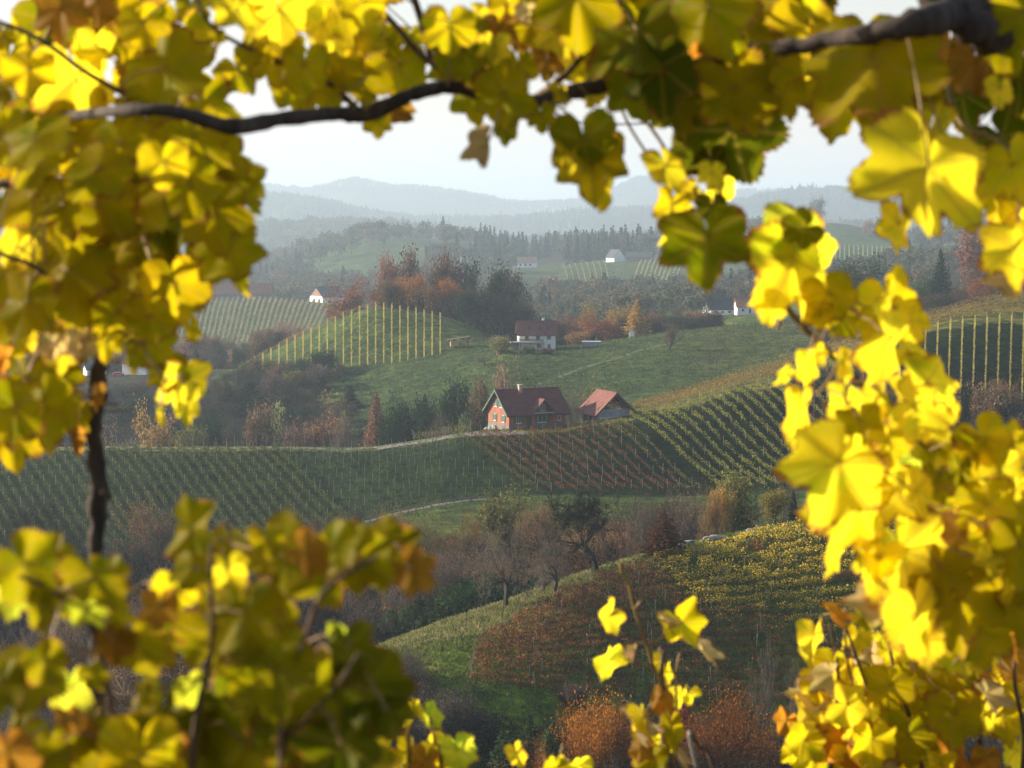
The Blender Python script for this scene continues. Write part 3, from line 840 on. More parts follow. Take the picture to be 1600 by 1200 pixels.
# far vineyards
def far_rows(p0, p1, step, Lt, Lb, dx, label, group, col, dens=7, leaf=0.5, w=.5):
    px = p0
    while px < p1:
        yt = float(atpx(Lt, px))-8; yb_ = float(atpx(Lb, px))+16; k_ = 1.3
        pts = []
        for t in np.linspace(0, 1, 12):
            Y = yt+(yb_-yt)*t; x = X(px, yt)+(X(px+dx, yb_)-X(px, yt))*t
            pts.append((x, Y, zz(x, Y)))
        vine_row(pts, col, label, group, height=1.9*k_, dens=dens/k_, leaf=leaf*k_, width=w*k_, low=.2, post_gap=0, trunks=False, gaps=0, clumpy=.2)
        px += step
far_rows(205, 520, 8.4, L2[0], L1[0], -22, '{n} pale hazy vine row from the left below the long barns', 'hazy vine rows below the long barns', const(.30, .26, .13))
far_rows(1005, 1075, 7.5, M2[0], M1[0]+11, -24, '{n} pale yellow vine row from the left beside the white gabled house', 'far vine rows right of the white gabled house', const(.36, .34, .12))
far_rows(880, 950, 9, M2[0], M1[0]+55, 12, '{n} faint yellow vine row from the left below the white gabled house', 'far vine rows below the white gabled house', const(.28, .28, .10), dens=5)
far_rows(1180, 1232, 6, M2[0]-14, M1[0]+66, 14, '{n} slanting pale vine row from the left below the house with dormers', 'slanting far vine rows below the house with dormers', const(.36, .36, .15))
far_rows(1262, 1400, 7.2, M2[0], M1[0], 0, '{n} pale vine row from the left below the dark green hilltop', 'far vine rows below the dark green hilltop', const(.32, .33, .14))

# stakes along the ridge track
for i, px in enumerate([130, 152, 182, 205, 224, 245, 262, 281, 301, 318, 337, 355, 369, 384, 401, 415, 431, 460, 475, 488, 502, 516, 545, 575, 646, 700, 735]):
    b = gp(px+rt.uniform(-2, 2), float(atpx(BC[0], px))+0.6)
    o = link('wooden_stake', post_me, loc=b, scale=(1.1, 1.1, rt.uniform(1.7, 2.5)))
    o.rotation_euler = (rt.uniform(-.1, .1), rt.uniform(-.16, .16), 0)
    tag(o, nth('{n} weathered grey stake from the left on the crest above the shaded vineyard'), 'stake', 'stakes along the vineyard crest')

# fence along the valley road
M_rail = simple('grey_rail', (.17, .155, .13), .9, 6, .3)
fe = empty('rail_fence', gp(420, float(atpx(RDY, 420))-2.2))
tag(fe, 'low wooden rail fence curving along the valley road', 'fence')
fp = [gp(px, float(atpx(RDY, px))-2.2) for px in list(range(170, 800, 12))]
fpost = MB().box(-.07, .07, -.07, .07, -.3, 1.15).mesh('fence_post', M_rail)
for k, p in enumerate(fp):
    link('fence_post', fpost, fe, loc=p-fe.location)
    if k:
        a = fp[k-1]-fe.location; b = p-fe.location
        for hh in (.5, .9):
            MB().beam(a+Vector((0, 0, hh)), b+Vector((0, 0, hh)), .04, .07).obj('rail', M_rail, fe)

# ------------------------------------------------------------------ grass tufts on the near ridge
def tussocks():
    rng = np.random.default_rng(8)
    V = []
    for p0, p1, y0, y1, n, lo, hi, wd in ((530, 1330, 540, 668, 9000, .2, .6, .30), (-330, 1300, 330, 400, 12000, .12, .4, .16), (520, 1150, 308, 338, 1800, .12, .4, .14)):
        px = rng.uniform(p0, p1, n); Y = rng.uniform(y0, y1, n)
        if y0 == 330:
            k = (Y > atpx(RDY, px)+3) & (Y < atpx(BC[0], px)); px = px[k]; Y = Y[k]; n = len(px)
        x = X(px, Y); z = Z(x, Y); m = 3
        P = np.repeat(np.column_stack([x, Y, z]), m, 0)+rng.normal(0, wd, (n*m, 3))*(1, 1, .1)
        Q = P+rng.normal(0, wd*.8, (n*m, 3))*(1, 1, .1)+np.column_stack([np.zeros(n*m), np.zeros(n*m), rng.uniform(lo, hi, n*m)])
        v, f = ribbons(P, Q, wd*.9, rng)
        cc = np.array([(.07, .115, .03), (.11, .13, .045), (.05, .09, .03), (.15, .14, .07)])[np.repeat(rng.integers(0, 4, n), m)]
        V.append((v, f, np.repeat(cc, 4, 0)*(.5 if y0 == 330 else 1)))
    v, f, c = catm(V)
    tag(link('tussock_grass', np_mesh('tussock_grass', v, f, M_fol, cols=c)), 'tussocks of grass on the meadows and between the vine rows', kind='stuff')
tussocks()
def tufts():
    rng = np.random.default_rng(3)
    n = 15000; px = rng.uniform(540, 1480, n); t = np.where(rng.random(n) < .45, rng.beta(1.0, 2.2, n)*0.75, rng.random(n)*1.15)
    sel = px > 0; px = px[sel]; t = t[sel]; n = len(px)
    yr, yb = atpx(CR[0], px), atpx(CB[0], px); Y = yr+3+(yb-yr-3)*t; x = X(px, Y); z = Z(x, Y)
    C = np.repeat(np.column_stack([x, Y, z+.05]), 5, 0)+rng.normal(0, .2, (n*5, 3))*(1, 1, .15)
    P = C; Q = C+rng.normal(0, .16, (n*5, 3))*(1, 1, .1)+np.column_stack([np.zeros(n*5), np.zeros(n*5), rng.uniform(.12, .42, n*5)])
    v, f = ribbons(P, Q, .11, rng)
    cc = np.array([(.30, .26, .11), (.15, .18, .05), (.36, .31, .16), (.10, .14, .03)])[np.repeat(np.where((px < 1050) & (t < .5), rng.integers(0, 4, n), rng.integers(1, 4, n)//3*2+1), 5)]
    me = np_mesh('grass', v, f, M_fol, cols=np.repeat(cc, 4, 0))
    tag(link('grass', me), 'tufted dry grass on the ridge of the near hill', kind='stuff')
tufts()
# ------------------------------------------------------------------ buildings
M_brick = courses('red_brick', (0.36, 0.095, 0.035), (0.29, 0.075, 0.03), (0.24, 0.13, 0.085), 0.5, 0.25, ms=0.02)
M_tile = courses('dark_red_tiles', (0.20, 0.058, 0.050), (0.16, 0.046, 0.041), (0.06, 0.025, 0.025), 0.3, 0.28, ms=0.03)
M_tile2 = courses('orange_tiles', (0.42, 0.16, 0.09), (0.34, 0.12, 0.07), (0.16, 0.07, 0.05), 0.3, 0.3, ms=0.03)
M_tileg = courses('dark_grey_tiles', (0.07, 0.075, 0.09), (0.055, 0.06, 0.07), (0.03, 0.03, 0.03), 0.3, 0.3, ms=0.03)
M_tileb = courses('brown_tiles', (0.30, 0.18, 0.13), (0.25, 0.15, 0.11), (0.10, 0.06, 0.05), 0.3, 0.3, ms=0.03)
M_plast = simple('white_render', (0.82, 0.81, 0.78), 0.9, 1.2, 0.08)
M_grey = simple('grey_render', (0.27, 0.27, 0.28), 0.9, 1.0, 0.15)
M_conc = simple('concrete', (0.42, 0.41, 0.38), 0.9, 1.5, 0.2)
M_plinth = simple('grey_plinth', (0.14, 0.13, 0.115), 0.9, 1.5, 0.3)
M_timber = simple('dark_timber', (0.10, 0.065, 0.04), 0.85, 5.0, 0.3)
M_newwood = simple('fresh_sawn_timber', (0.52, 0.36, 0.19), 0.8, 5.0, 0.2)
M_oldwood = simple('grey_barn_boards', (0.20, 0.18, 0.16), 0.95, 3.0, 0.3)
M_green = simple('green_paint', (0.03, 0.10, 0.06), 0.6, 3.0, 0.2)
M_frame = simple('white_window_paint', (0.60, 0.60, 0.58), 0.5, 3.0, 0.05)
M_darkin = simple('dark_interior', (0.02, 0.02, 0.02), 1.0)
M_gutter = simple('dark_gutter', (0.05, 0.035, 0.03), 0.4, 3.0, 0.1, metal=0.5)
mg, ng, og = newmat('window_glass')
bg_ = N(ng, 'ShaderNodeBsdfPrincipled'); bg_.inputs['Base Color'].default_value = rgb(.03, .04, .05); bg_.inputs['Roughness'].default_value = 0.08
ng.links.new(bg_.outputs[0], og.inputs[0]); M_glass = mg

def window(parent, face, u, z, w, h, shutters=None, name='window', mull=True, off=0.0):
    """face: ('x-'|'x+'|'y-'|'y+', distance) wall plane; u along the wall"""
    ax, d = face
    e_rot = {'y-': 0, 'x-': R(-90), 'y+': R(180), 'x+': R(90)}[ax]
    pos = {'y-': (u, -d, z), 'y+': (u, d, z), 'x-': (-d, u, z), 'x+': (d, u, z)}[ax]
    t = 0.065
    mb = MB()
    mb.box(-w/2, w/2, -.05, .12, 0, t).box(-w/2, w/2, -.05, .12, h-t, h).box(-w/2, -w/2+t, -.049, .12, t, h-t).box(w/2-t, w/2, -.049, .12, t, h-t)
    if mull: mb.box(-.04, .04, -.045, .08, t, h-t)
    mb.box(-w/2-.12, w/2+.12, -.14, .02, -.08, -.004)
    o = link(name, mb.mesh('window_frame', M_frame), parent); o.location = pos; o.rotation_euler = (0, 0, e_rot)
    MB().box(-w/2+t, w/2-t, -.02, .0, t, h-t).obj('pane', M_glass, o)
    if shutters:
        for s in (-1, 1):
            m = MB().box(s*(w/2+.04) if s > 0 else -(w/2+.04)-.5, s*(w/2+.04)+.5 if s > 0 else -(w/2+.04), -.10, -.04, -.02, h+.02)
            for q in range(4): m.box((w/2+.09) if s > 0 else -(w/2+.49), (w/2+.49) if s > 0 else -(w/2+.09), -.125, -.10, .1+q*h/4, .1+q*h/4+h/7)
            m.obj('shutter', shutters, o)
    return o

def gable_roof(parent, L, W, zw, rise, over, overg, mat, thick=0.22, name='roof', bargemat=None, ridge=True):
    """ridge along X"""
    hw = W/2+over; s = rise/(W/2); ze = zw-over*s; zr = zw+rise; hl = L/2+overg
    mb = MB()
    mb.prism([(-hl, -hw, ze), (-hl, 0, zr), (-hl, 0, zr-thick), (-hl, -hw, ze-thick)], (2*hl, 0, 0))
    mb.prism([(-hl, hw, ze), (-hl, 0.002, zr), (-hl, 0.002, zr-thick), (-hl, hw, ze-thick)], (2*hl, 0, 0))
    if ridge: mb.box(-hl-.02, hl+.02, -.14, .14, zr-.08, zr+.09)
    o = mb.obj(name, mat, parent)
    if bargemat:
        for sx in (-1, 1):
            b = MB()
            for sy in (-1, 1):
                b.prism([(sx*(hl+.03), sy*hw, ze+.05), (sx*(hl+.03), 0, zr+.05), (sx*(hl+.03), 0, zr-.35), (sx*(hl+.03), sy*hw, ze-.33)], (sx*.08, 0, 0))
            b.obj('barge_board', bargemat, o)
    return o

def gable_walls(parent, L, W, zw, rise, mat, z0=0.0, name='wall'):
    h = [(-L/2, -W/2, z0), (-L/2, W/2, z0), (-L/2, W/2, zw), (-L/2, 0, zw+rise-.02), (-L/2, -W/2, zw)]
    return MB().prism(h, (L, 0, 0)).obj(name, mat, parent)

def chimney(parent, x, y, z0, z1, w=0.7, mat=None):
    m = MB().box(x-w/2, x+w/2, y-w/2, y+w/2, z0, z1)
    o = m.obj('chimney', mat or M_plast, parent)
    MB().box(x-w/2-.1, x+w/2+.1, y-w/2-.1, y+w/2+.1, z1+.003, z1+.15).obj('chimney_cap', M_conc, o)
    return o

# --- brick house
def brick_house():
    b = hit(822, 662, 366, 386); y = b.y
    base = Vector((X(823, y+4.0), y+4.0, b.z-.1))
    e = empty('brick_house', base, R(25))
    tag(e, 'unplastered red brick house with dark tiled roof and green shutters', 'house')
    L, W, zw, rise = 11.8, 9.4, 3.64, 3.67
    g = gable_walls(e, L, W, zw, rise, M_brick, 0.9)
    MB().box(-L/2-.04, L/2+.04, -W/2-.04, W/2+.04, -1.6, .897).obj('plinth', M_plinth, e)
    MB().box(-L/2-.025, L/2+.025, -W/2-.025, W/2+.025, 2.85, 3.02).obj('concrete_band', M_plinth, e)
    r = gable_roof(e, L, W, zw, rise, 0.95, 0.75, M_tile, bargemat=M_green)
    chimney(r, -1.7, -.6, zw+rise-1.3, zw+rise+.7, .65, simple('chimney_render', (.42, .33, .25), .9))
    MB().tube([(-L/2-.7, -W/2-1.0, zw-.98), (L/2+.7, -W/2-1.0, zw-.98)], .08, 6).obj('gutter', M_gutter, r)
    # cross gable to the front
    cx, cw, cl, rs = 0.95, 4.3, 2.6, 2.35
    d = MB()
    zc = zw-.25
    y1 = -W/2-1.15
    hw = cw/2+.45; s = rs/(cw/2); ze = zc-.45*s
    for sx in (-1, 1):
        d.prism([(cx+sx*hw, y1, ze), (cx+.001*sx, y1, zc+rs), (cx+.001*sx, y1, zc+rs-.2), (cx+sx*hw, y1, ze-.2)], (0, cl+2.6, 0))
    cr = d.obj('cross_gable_roof', M_tile, r)
    b2 = MB()
    for sx in (-1, 1):
        b2.prism([(cx+sx*hw, y1-.03, ze+.05), (cx, y1-.03, zc+rs+.05), (cx, y1-.03, zc+rs-.28), (cx+sx*hw, y1-.03, ze-.28)], (0, -.07, 0))
    b2.obj('barge_board', M_timber, cr)
    dark = MB().prism([(cx-cw/2, -W/2-.25, 3.3), (cx+cw/2, -W/2-.25, 3.3), (cx+cw/2, -W/2-.25, zc), (cx, -W/2-.25, zc+rs-.1), (cx-cw/2, -W/2-.25, zc)], (0, 3.2, 0)).obj('loggia', M_timber, e)
    window(dark, ('y-', W/2+.26), cx, 3.45, 1.1, 1.6)
    bal = MB().box(cx-cw/2-.1, cx+cw/2+.1, -W/2-1.1, -W/2-.05, 3.08, 3.26)
    bo = bal.obj('balcony', M_conc, e)
    rl = MB().box(cx-cw/2, cx+cw/2, -W/2-1.08, -W/2-1.0, 4.0, 4.09)
    for q in range(12): rl.box(cx-cw/2+q*.37, cx-cw/2+q*.37+.06, -W/2-1.06, -W/2-1.01, 3.26, 4.0)
    rl.obj('railing', M_timber, bo)
    for sx in (-1, 1): MB().box(cx+sx*(cw/2)-.12, cx+sx*(cw/2)+.12, -W/2-1.05, -W/2-.8, -.4, 3.08).obj('pillar', M_brick, e)
    for u in (-1.15, 1.15): window(e, ('x-', L/2), u, 4.05, .9, 1.25, M_green)
    for u in (-2.6, 1.9): window(e, ('x-', L/2), u*.85, 1.35, .9, 1.25, M_green)
    window(e, ('y-', W/2), -3.9, 1.3, 1.0, 1.25, M_green)
    window(e, ('y-', W/2), .95, 1.3, 1.7, 1.25, M_green)
    window(e, ('y-', W/2), 4.5, 1.5, .7, .9)
    dr = MB().box(-2.3, -1.3, -W/2-.05, -W/2+.1, .25, 2.35).obj('door', M_timber, e)
    MB().box(-1.45, -1.38, -W/2-.12, -W/2-.05, 1.2, 1.28).obj('handle', M_frame, dr)
    return e
brick_house()

def small_barn():
    b = hit(937, 656, 366, 392); y = b.y
    base = Vector((X(948, y+3.5), y+3.5, b.z))
    e = empty('small_barn', base, R(25-90))
    tag(e, 'small barn shell with bright red tiled roof and open timber gable', 'barn')
    # ridge along local X, local -X... gable that faces the camera is local +X
    L, W, zw, rise = 6.6, 7.2, 1.9, 3.25
    w_ = MB()
    # grey walls: long sides with bays, gable parapet
    w_.box(-L/2, L/2, W/2-.3, W/2, -.6, zw-.02)
    w_.box(L/2-.3, L/2, -W/2, W/2-.302, .55, zw+.05)
    w_.box(-L/2, -L/2+.3, -W/2, W/2-.302, -.6, zw)
    o = w_.obj('wall', M_grey, e)
    for x in (-L/2+.302, -1.0, 1.0, L/2-.5):
        MB().box(x, x+.35, -W/2, -W/2+.3, -1.2, zw-.25).obj('pillar', M_grey, e)
    MB().box(-L/2+.302, L/2-.3, -W/2+.0, -W/2+.3, zw-.249, zw-.0).obj('lintel', M_grey, e)
    MB().box(L/2-.28, L/2-.01, -W/2+.4, W/2-.31, -1.2, .549).obj('lower_wall', M_conc, e)
    r = gable_roof(e, L, W, zw, rise, 1.0, .9, simple_tile_red, bargemat=M_timber)
    t = MB()
    for x in (-L/2+.4, 0, L/2-.35):
        for sy in (-1, 1): t.beam((x, sy*(W/2), zw+.05), (x, 0, zw+rise-.35), .14, .2)
        t.beam((x, -W/2*.62, zw+rise*.36), (x, W/2*.62, zw+rise*.36), .14, .2)
        t.beam((x, 0, zw), (x, 0, zw+rise-.4), .14)
        for sy in (-1, 1): t.beam((x, sy*1.6, zw), (x, sy*1.6, zw+rise*.5), .12)
    t.obj('roof_truss', M_timber, e)
    n = MB()
    for q in range(7): n.beam((L/2-1.4, -2.0+q*.6, zw+.1), (L/2-1.0, -1.4+q*.6, zw+1.4), .1, .16)
    n.box(L/2-2.2, L/2-.8, -.6, 1.8, zw+.06, zw+.55)
    n.obj('stacked_timber', M_newwood, e)
    MB().tube([(-L/2-.8, -W/2-1.05, zw-.98), (L/2+.8, -W/2-1.05, zw-.98)], .08, 6).obj('gutter', M_gutter, r)
simple_tile_red = courses('bright_red_tiles', (0.24, 0.075, 0.055), (0.20, 0.06, 0.045), (0.10, 0.04, 0.035), 0.3, 0.28, ms=0.03)
small_barn()
for k, (px, py, s) in enumerate([(760, 668, .75), (766, 668, .9), (772, 667, 1.15)]):
    p = hit(px, py, 360, 385); mb = MB()
    rr = random.Random(k); n = 9
    ring = lambda z, r: [(math.cos(i*6.283/n)*r*rr.uniform(.8, 1.15), math.sin(i*6.283/n)*r*rr.uniform(.8, 1.15), z) for i in range(n)]
    A, B, C_ = ring(-.2, .5*s), ring(.3*s, .62*s), ring(.75*s, .3*s)
    mb.v = A+B+C_
    for i in range(n):
        j = (i+1) % n; mb.f += [(i, j, n+j, n+i), (n+i, n+j, 2*n+j, 2*n+i)]; mb.m += [0, 0]
    mb.f.append(tuple(range(2*n, 3*n))); mb.m.append(0)
    tag(mb.obj('boulder', M_conc, loc=p, smooth=False), ['small grey stone below the brick gable', 'middle grey stone below the brick gable', 'largest grey stone by the brick house corner'][k], 'stone', 'stones below the brick gable')

def house(name, label, px, py, Y0, Y1, L, W, zw, rise, rot, wall, roof, wins=(), chim=True, over=.6, cat='house', low=-1.5, scale_=1.0):
    b = hit(px, py, Y0, Y1)
    scale_ *= b.y/float(UY(b.y))
    e = empty(name, b+Vector((0, W/2*.8*scale_, 0)), R(rot))
    tag(e, label, cat)
    gable_walls(e, L, W, zw, rise, wall, low)
    r = gable_roof(e, L, W, zw, rise, over, over*.8, roof)
    if chim: chimney(r, L*.2, .4, zw+rise-1.2, zw+rise+.7, .7)
    for f, u, z, w_, h in wins:
        window(e, (f, L/2 if f[0] == 'x' else W/2), u, z, w_, h)
    if scale_ != 1: e.scale = (scale_,)*3
    return e, r

# white house on the meadow
e, r = house('white_house', 'white two storey house with red roof and terrace on the meadow', 838, 546, 600, 640, 11.4, 8.5, 5.2, 3.6, 4, M_plast, M_tile,
             [('y-', -3.3, 3.0, 1.2, 1.9), ('y-', .2, 3.0, 1.2, 1.9), ('y-', 3.6, 3.1, 1.3, 1.3), ('y-', .6, .5, 1.3, 1.3), ('y-', 3.7, .3, 1.0, 1.4)], over=.8)
for u in (-2.6, 0.9, 3.5):
    MB().prism([(u-.4, -3.1, 6.17+.02), (u+.4, -3.1, 6.17+.02), (u+.4, -2.2, 7.05), (u-.4, -2.2, 7.05)], (0, -.12, .14)).obj('skylight', M_glass, r)
t = MB().box(-8.6, 1.9, -7.2, -4.26, 2.3, 2.6)
to = t.obj('terrace', M_conc, e)
rl = MB().box(-8.5, 1.8, -7.15, -7.08, 3.5, 3.6)
for q in range(36): rl.box(-8.5+q*.29, -8.5+q*.29+.17, -7.14, -7.09, 2.7, 3.5)
rl.obj('railing', M_timber, to)
for x in (-8.3, -5.4, -2.4, 1.5): MB().box(x-.15, x+.15, -7.0, -6.7, -1.5, 2.3).obj('pillar', M_grey, to)
MB().box(-8.4, -5.72, -4.5, -4.27, -1.5, 2.3).obj('carport_wall', M_grey, to)

# farm right
house('long_farm_barn', 'long low white farm barn with dark roof and grey boarded gable', 1130, 493, 790, 830, 13.5, 10, 2.9, 3.4, 14, M_plast, M_tileg,
      [('y-', -4.5, 1.0, 1.2, 1.0), ('y-', -1.6, 1.0, 1.2, 1.0), ('y-', 1.4, 1.0, 1.2, 1.0), ('x-', 0, .6, 1.4, 1.4)], chim=False)
e_ = [o for o in sc.objects if o.name == 'long_farm_barn'][0]
MB().prism([(-6.83, -5, 2.0), (-6.83, 5, 2.0), (-6.83, 5, 2.9), (-6.83, 0, 6.2), (-6.83, -5, 2.9)], (.06, 0, 0)).obj('boarded_gable', M_oldwood, e_)
house('red_roofed_farmhouse', 'white farmhouse with orange tiled roof beside the long barn', 1172, 491, 790, 830, 11, 8, 3.4, 3.2, 3, M_plast, M_tile2,
      [('y-', -3.2, 1.2, 1.0, 1.0), ('y-', -.3, .4, .9, 1.9), ('y-', 1.8, 1.2, 1.0, 1.0)], chim=True)
MB_ = MB().box(-2.0, 2.0, -.6, .6, 0, 1.2).box(-2.1, 2.1, -.7, .7, 1.204, 1.32)
tag(MB_.obj('stone_trough', M_conc, loc=hit(1128, 497, 780, 815)), 'pale stone trough in front of the long farm barn', 'trough')
house('white_farm_cottage', 'low white cottage with brown roof left of the gabled house', 820, 416, 1140, 1215, 20, 10, 4.6, 4.2, -6, M_plast, M_tileb,
      [('y-', -7, 1.4, 1.6, 1.8), ('y-', -3, 1.4, 1.6, 1.8), ('y-', 1, 1.4, 1.6, 1.8), ('y-', 5, 1.4, 1.6, 1.8), ('x+', 0, 1.4, 1.6, 1.8)], chim=False, scale_=.75)
e, r = house('white_gabled_house', 'white house with steep gable and dark arched door on the far hill', 962, 409, 1140, 1215, 12, 11, 4.2, 6.2, -58, M_plast, M_tileg, [('x-', 2.6, 4.6, 1.1, 1.3)], chim=False, scale_=.72)
MB().tube([(-6.02, -1, -1.2), (-6.3, -1, -1.2)], 0.1).obj('door_step', M_conc, e)
d = MB(); n = 12
pts = [(-6.06, -1+2.4*math.cos(math.pi*i/n), 1.0+2.4*math.sin(math.pi*i/n)) for i in range(n+1)]+[(-6.06, -3.4, -1.2), (-6.06, 1.4, -1.2)]
d.prism(pts, (.05, 0, 0)).obj('arched_door', M_darkin, e)
house('grey_outbuilding', 'grey outbuilding with white gable right of the gabled house', 1000, 408, 1150, 1215, 15, 8, 2.6, 3.0, -10, M_oldwood, M_tileg, chim=False)
e, r = house('dormer_house', 'white house with red roof and two dormers above the slanting vines', 1168, 384, 1130, 1215, 17, 11, 6.5, 6.0, -22, M_plast, M_tile,
             [('y-', -5, 4.2, 1.4, 1.6), ('y-', 0, 4.2, 1.4, 1.6), ('y-', 5, 4.2, 1.4, 1.6), ('y-', -4, 1.2, 1.4, 1.6), ('x+', -2, 4.2, 1.3, 1.5), ('x+', 2, 4.2, 1.3, 1.5), ('x+', 0, 7.4, 1.3, 1.5)], scale_=.8)
for u in (-3.2, .4):
    dm = MB().box(u-1.2, u+1.2, -4.6, -1.4, 8.0, 9.7).obj('dormer', M_plast, r)
    MB().prism([(u-1.6, -4.9, 9.6), (u, -4.9, 10.9), (u+1.6, -4.9, 9.6)], (0, 4.2, 0)).obj('dormer_roof', M_tile, dm)
    window(dm, ('y-', 4.62), u, 8.4, 1.1, 1.0)
MB().box(-8, 3, -6.9, -5.52, 3.4, 3.6).obj('balcony', M_timber, e)
# left farm
e, r = house('orange_gabled_house', 'hazy house with orange timber gable and dark roof above the left vines', 511, 474, 985, 1035, 14, 12, 3.8, 4.6, 38, M_plast, M_tileg, [('x-', -3, .6, 1.6, 1.8), ('x-', 1.5, .6, 1.6, 1.8), ('x-', 0, 4.6, 1.2, 1.4)], chim=False)
MB().prism([(-7.06, -5.6, 3.7), (-7.06, 0, 8.2), (-7.06, 5.6, 3.7)], (.05, 0, 0)).obj('gable_boards', simple('orange_boards', (.30, .16, .10), .9), e)
house('long_hay_barn', 'long hay barn with pale red roof above the left vineyard', 344, 468, 990, 1035, 19, 10, 3.2, 5.0, 2, M_oldwood, M_tile2, chim=False, cat='barn')
house('wide_cattle_barn', 'wide cattle barn with pale red roof left of the hay barn', 296, 470, 990, 1035, 16, 10, 3.2, 4.4, 2, M_oldwood, M_tile2, chim=False, cat='barn')
house('small_hay_shed', 'small shed with pale red roof right of the long hay barn', 405, 467, 990, 1035, 12, 9, 3.0, 4.6, 2, M_oldwood, M_tile2, chim=False, cat='barn')
# village left
house('white_valley_house', 'white house with grey balcony seen below the drooping leaves', 216, 585, 680, 712, 9.5, 8, 4.2, 2.2, -20, M_plast, M_tileg,
      [('y-', -1.5, 2.6, .9, 1.1), ('y-', .8, 2.6, .9, 1.1), ('y-', 2.9, 2.6, .9, 1.1)])
house('little_white_bungalow', 'little white bungalow with grey roof left of the dark trunk', 146, 586, 680, 712, 7, 6, 2.4, 2.0, 25, M_plast, M_tileg, [('y-', .5, .8, .9, 1.1)], chim=False)
house('hidden_red_cottage', 'tiny cottage with orange roof among dark trees under the huge leaf', 1517, 386, 1000, 1330, 12, 9, 2.6, 3.6, 3, M_plast, M_tile2, chim=False, cat='cottage')
house('valley_roof_house', 'hazy low house with grey roof on the slope behind the russet wood', 745, 409, 1215, 1330, 20, 9, 4, 3.4, 5, M_grey, M_tileg, [('y-', -5, 1, 2, 1.6), ('y-', 4, 1, 2, 1.6)], chim=False)
# shed, hutch and log pile round the white house
sh = hit(924, 541, 605, 640)
e = empty('flat_shed', sh, R(-4)); tag(e, 'low grey flat roofed shed on the meadow right of the white house', 'shed')
MB().box(-2.8, 2.8, -1.4, 1.4, -.5, 1.4).obj('wall', M_grey, e); MB().box(-3.0, 3.0, -1.6, 1.6, 1.403, 1.6).obj('roof', M_frame, e)
ch = hit(987, 527, 610, 660)
e = empty('wayside_shrine', ch, 0); tag(e, 'tiny white shrine under the golden birch on the meadow', 'shrine')
MB().prism([(-.8, -.7, -.3), (.8, -.7, -.3), (.8, -.7, 1.8), (0, -.7, 2.6), (-.8, -.7, 1.8)], (0, 1.4, 0)).obj('body', M_plast, e)
MB().prism([(-.98, -.85, 1.62), (0, -.85, 2.72), (.98, -.85, 1.62), (.98, -.85, 1.74), (0, -.85, 2.86), (-.98, -.85, 1.74)], (0, 1.7, 0)).obj('roof', M_tileg, e)
lp = hit(716, 541, 600, 660)
e = empty('log_shelter', lp, R(10)); tag(e, 'dark open log shelter at the meadow edge left of the white house', 'shelter')
for x in (-3, 3):
    for y in (-1, 1): MB().box(x-.1, x+.1, y-.1, y+.1, -.5, 2.0 if x < 0 else 2.8).obj('post', M_timber, e)
MB().prism([(-3.6, -1.6, 1.9), (3.6, -1.6, 2.95), (3.6, -1.6, 3.1), (-3.6, -1.6, 2.05)], (0, 3.2, 0)).obj('roof', M_timber, e)
lg = MB()
for a in range(6):
    for b in range(4): lg.tube([(-2.4+a*.42, -.8, .2+b*.4), (-2.4+a*.42, .8, .2+b*.4)], .2, 7)
lg.obj('logs', M_newwood, e, )['kind'] = 'stuff'
pl = hit(887, 540, 600, 640)
e = empty('utility_pole', pl); tag(e, 'thin dark utility pole right of the white house', 'pole')
MB().tube([(0, 0, -.4), (0, 0, 8.0)], [.16, .10], 7).obj('mast', M_timber, e)
MB().box(-.8, .8, -.06, .06, 7.3, 7.45).obj('crossarm', M_timber, e)

# vehicles in the valley
def car(px, py, Y0, Y1, col, label, van=False, rz=0):
    b = hit(px, py, Y0, Y1)
    e = empty('parked_car' if not van else 'parked_van', b+Vector((0, 0, .05)), R(rz)); tag(e, label, 'van' if van else 'car', 'vehicles parked in the valley')
    m = simple('car_paint', col, .3, 1, .05); h = 1.95 if van else 1.42
    prof = [(-2.1, .3), (-2.15, .85), (-1.9, 1.0), (-1.3, h-.03), (.6, h), (1.25, .95), (2.05, .82), (2.15, .35)]
    MB().prism([(x, -.85, z) for x, z in prof], (0, 1.7, 0)).obj('body', m, e)
    MB().prism([(x, -.87, z) for x, z in [(-1.6, 1.0), (-1.15, h-.12), (.52, h-.12), (1.05, 1.0)]], (0, .02, 0)).obj('side_window', M_glass, e)
    for x in (-1.3, 1.35):
        for y in (-.88, .88): MB().tube([(x, y-.1, .33), (x, y+.1, .33)], .33, 12).obj('wheel', M_darkin, e)
car(185, 588, 670, 699, (.5, .05, .05), 'small red car parked left of the white valley house', rz=10)
car(287, 583, 680, 699, (.7, .72, .75), 'white van parked left of the little spruce', van=True, rz=-8)
car(300, 584, 680, 699, (.12, .2, .5), 'blue car parked under the little spruce', rz=5)

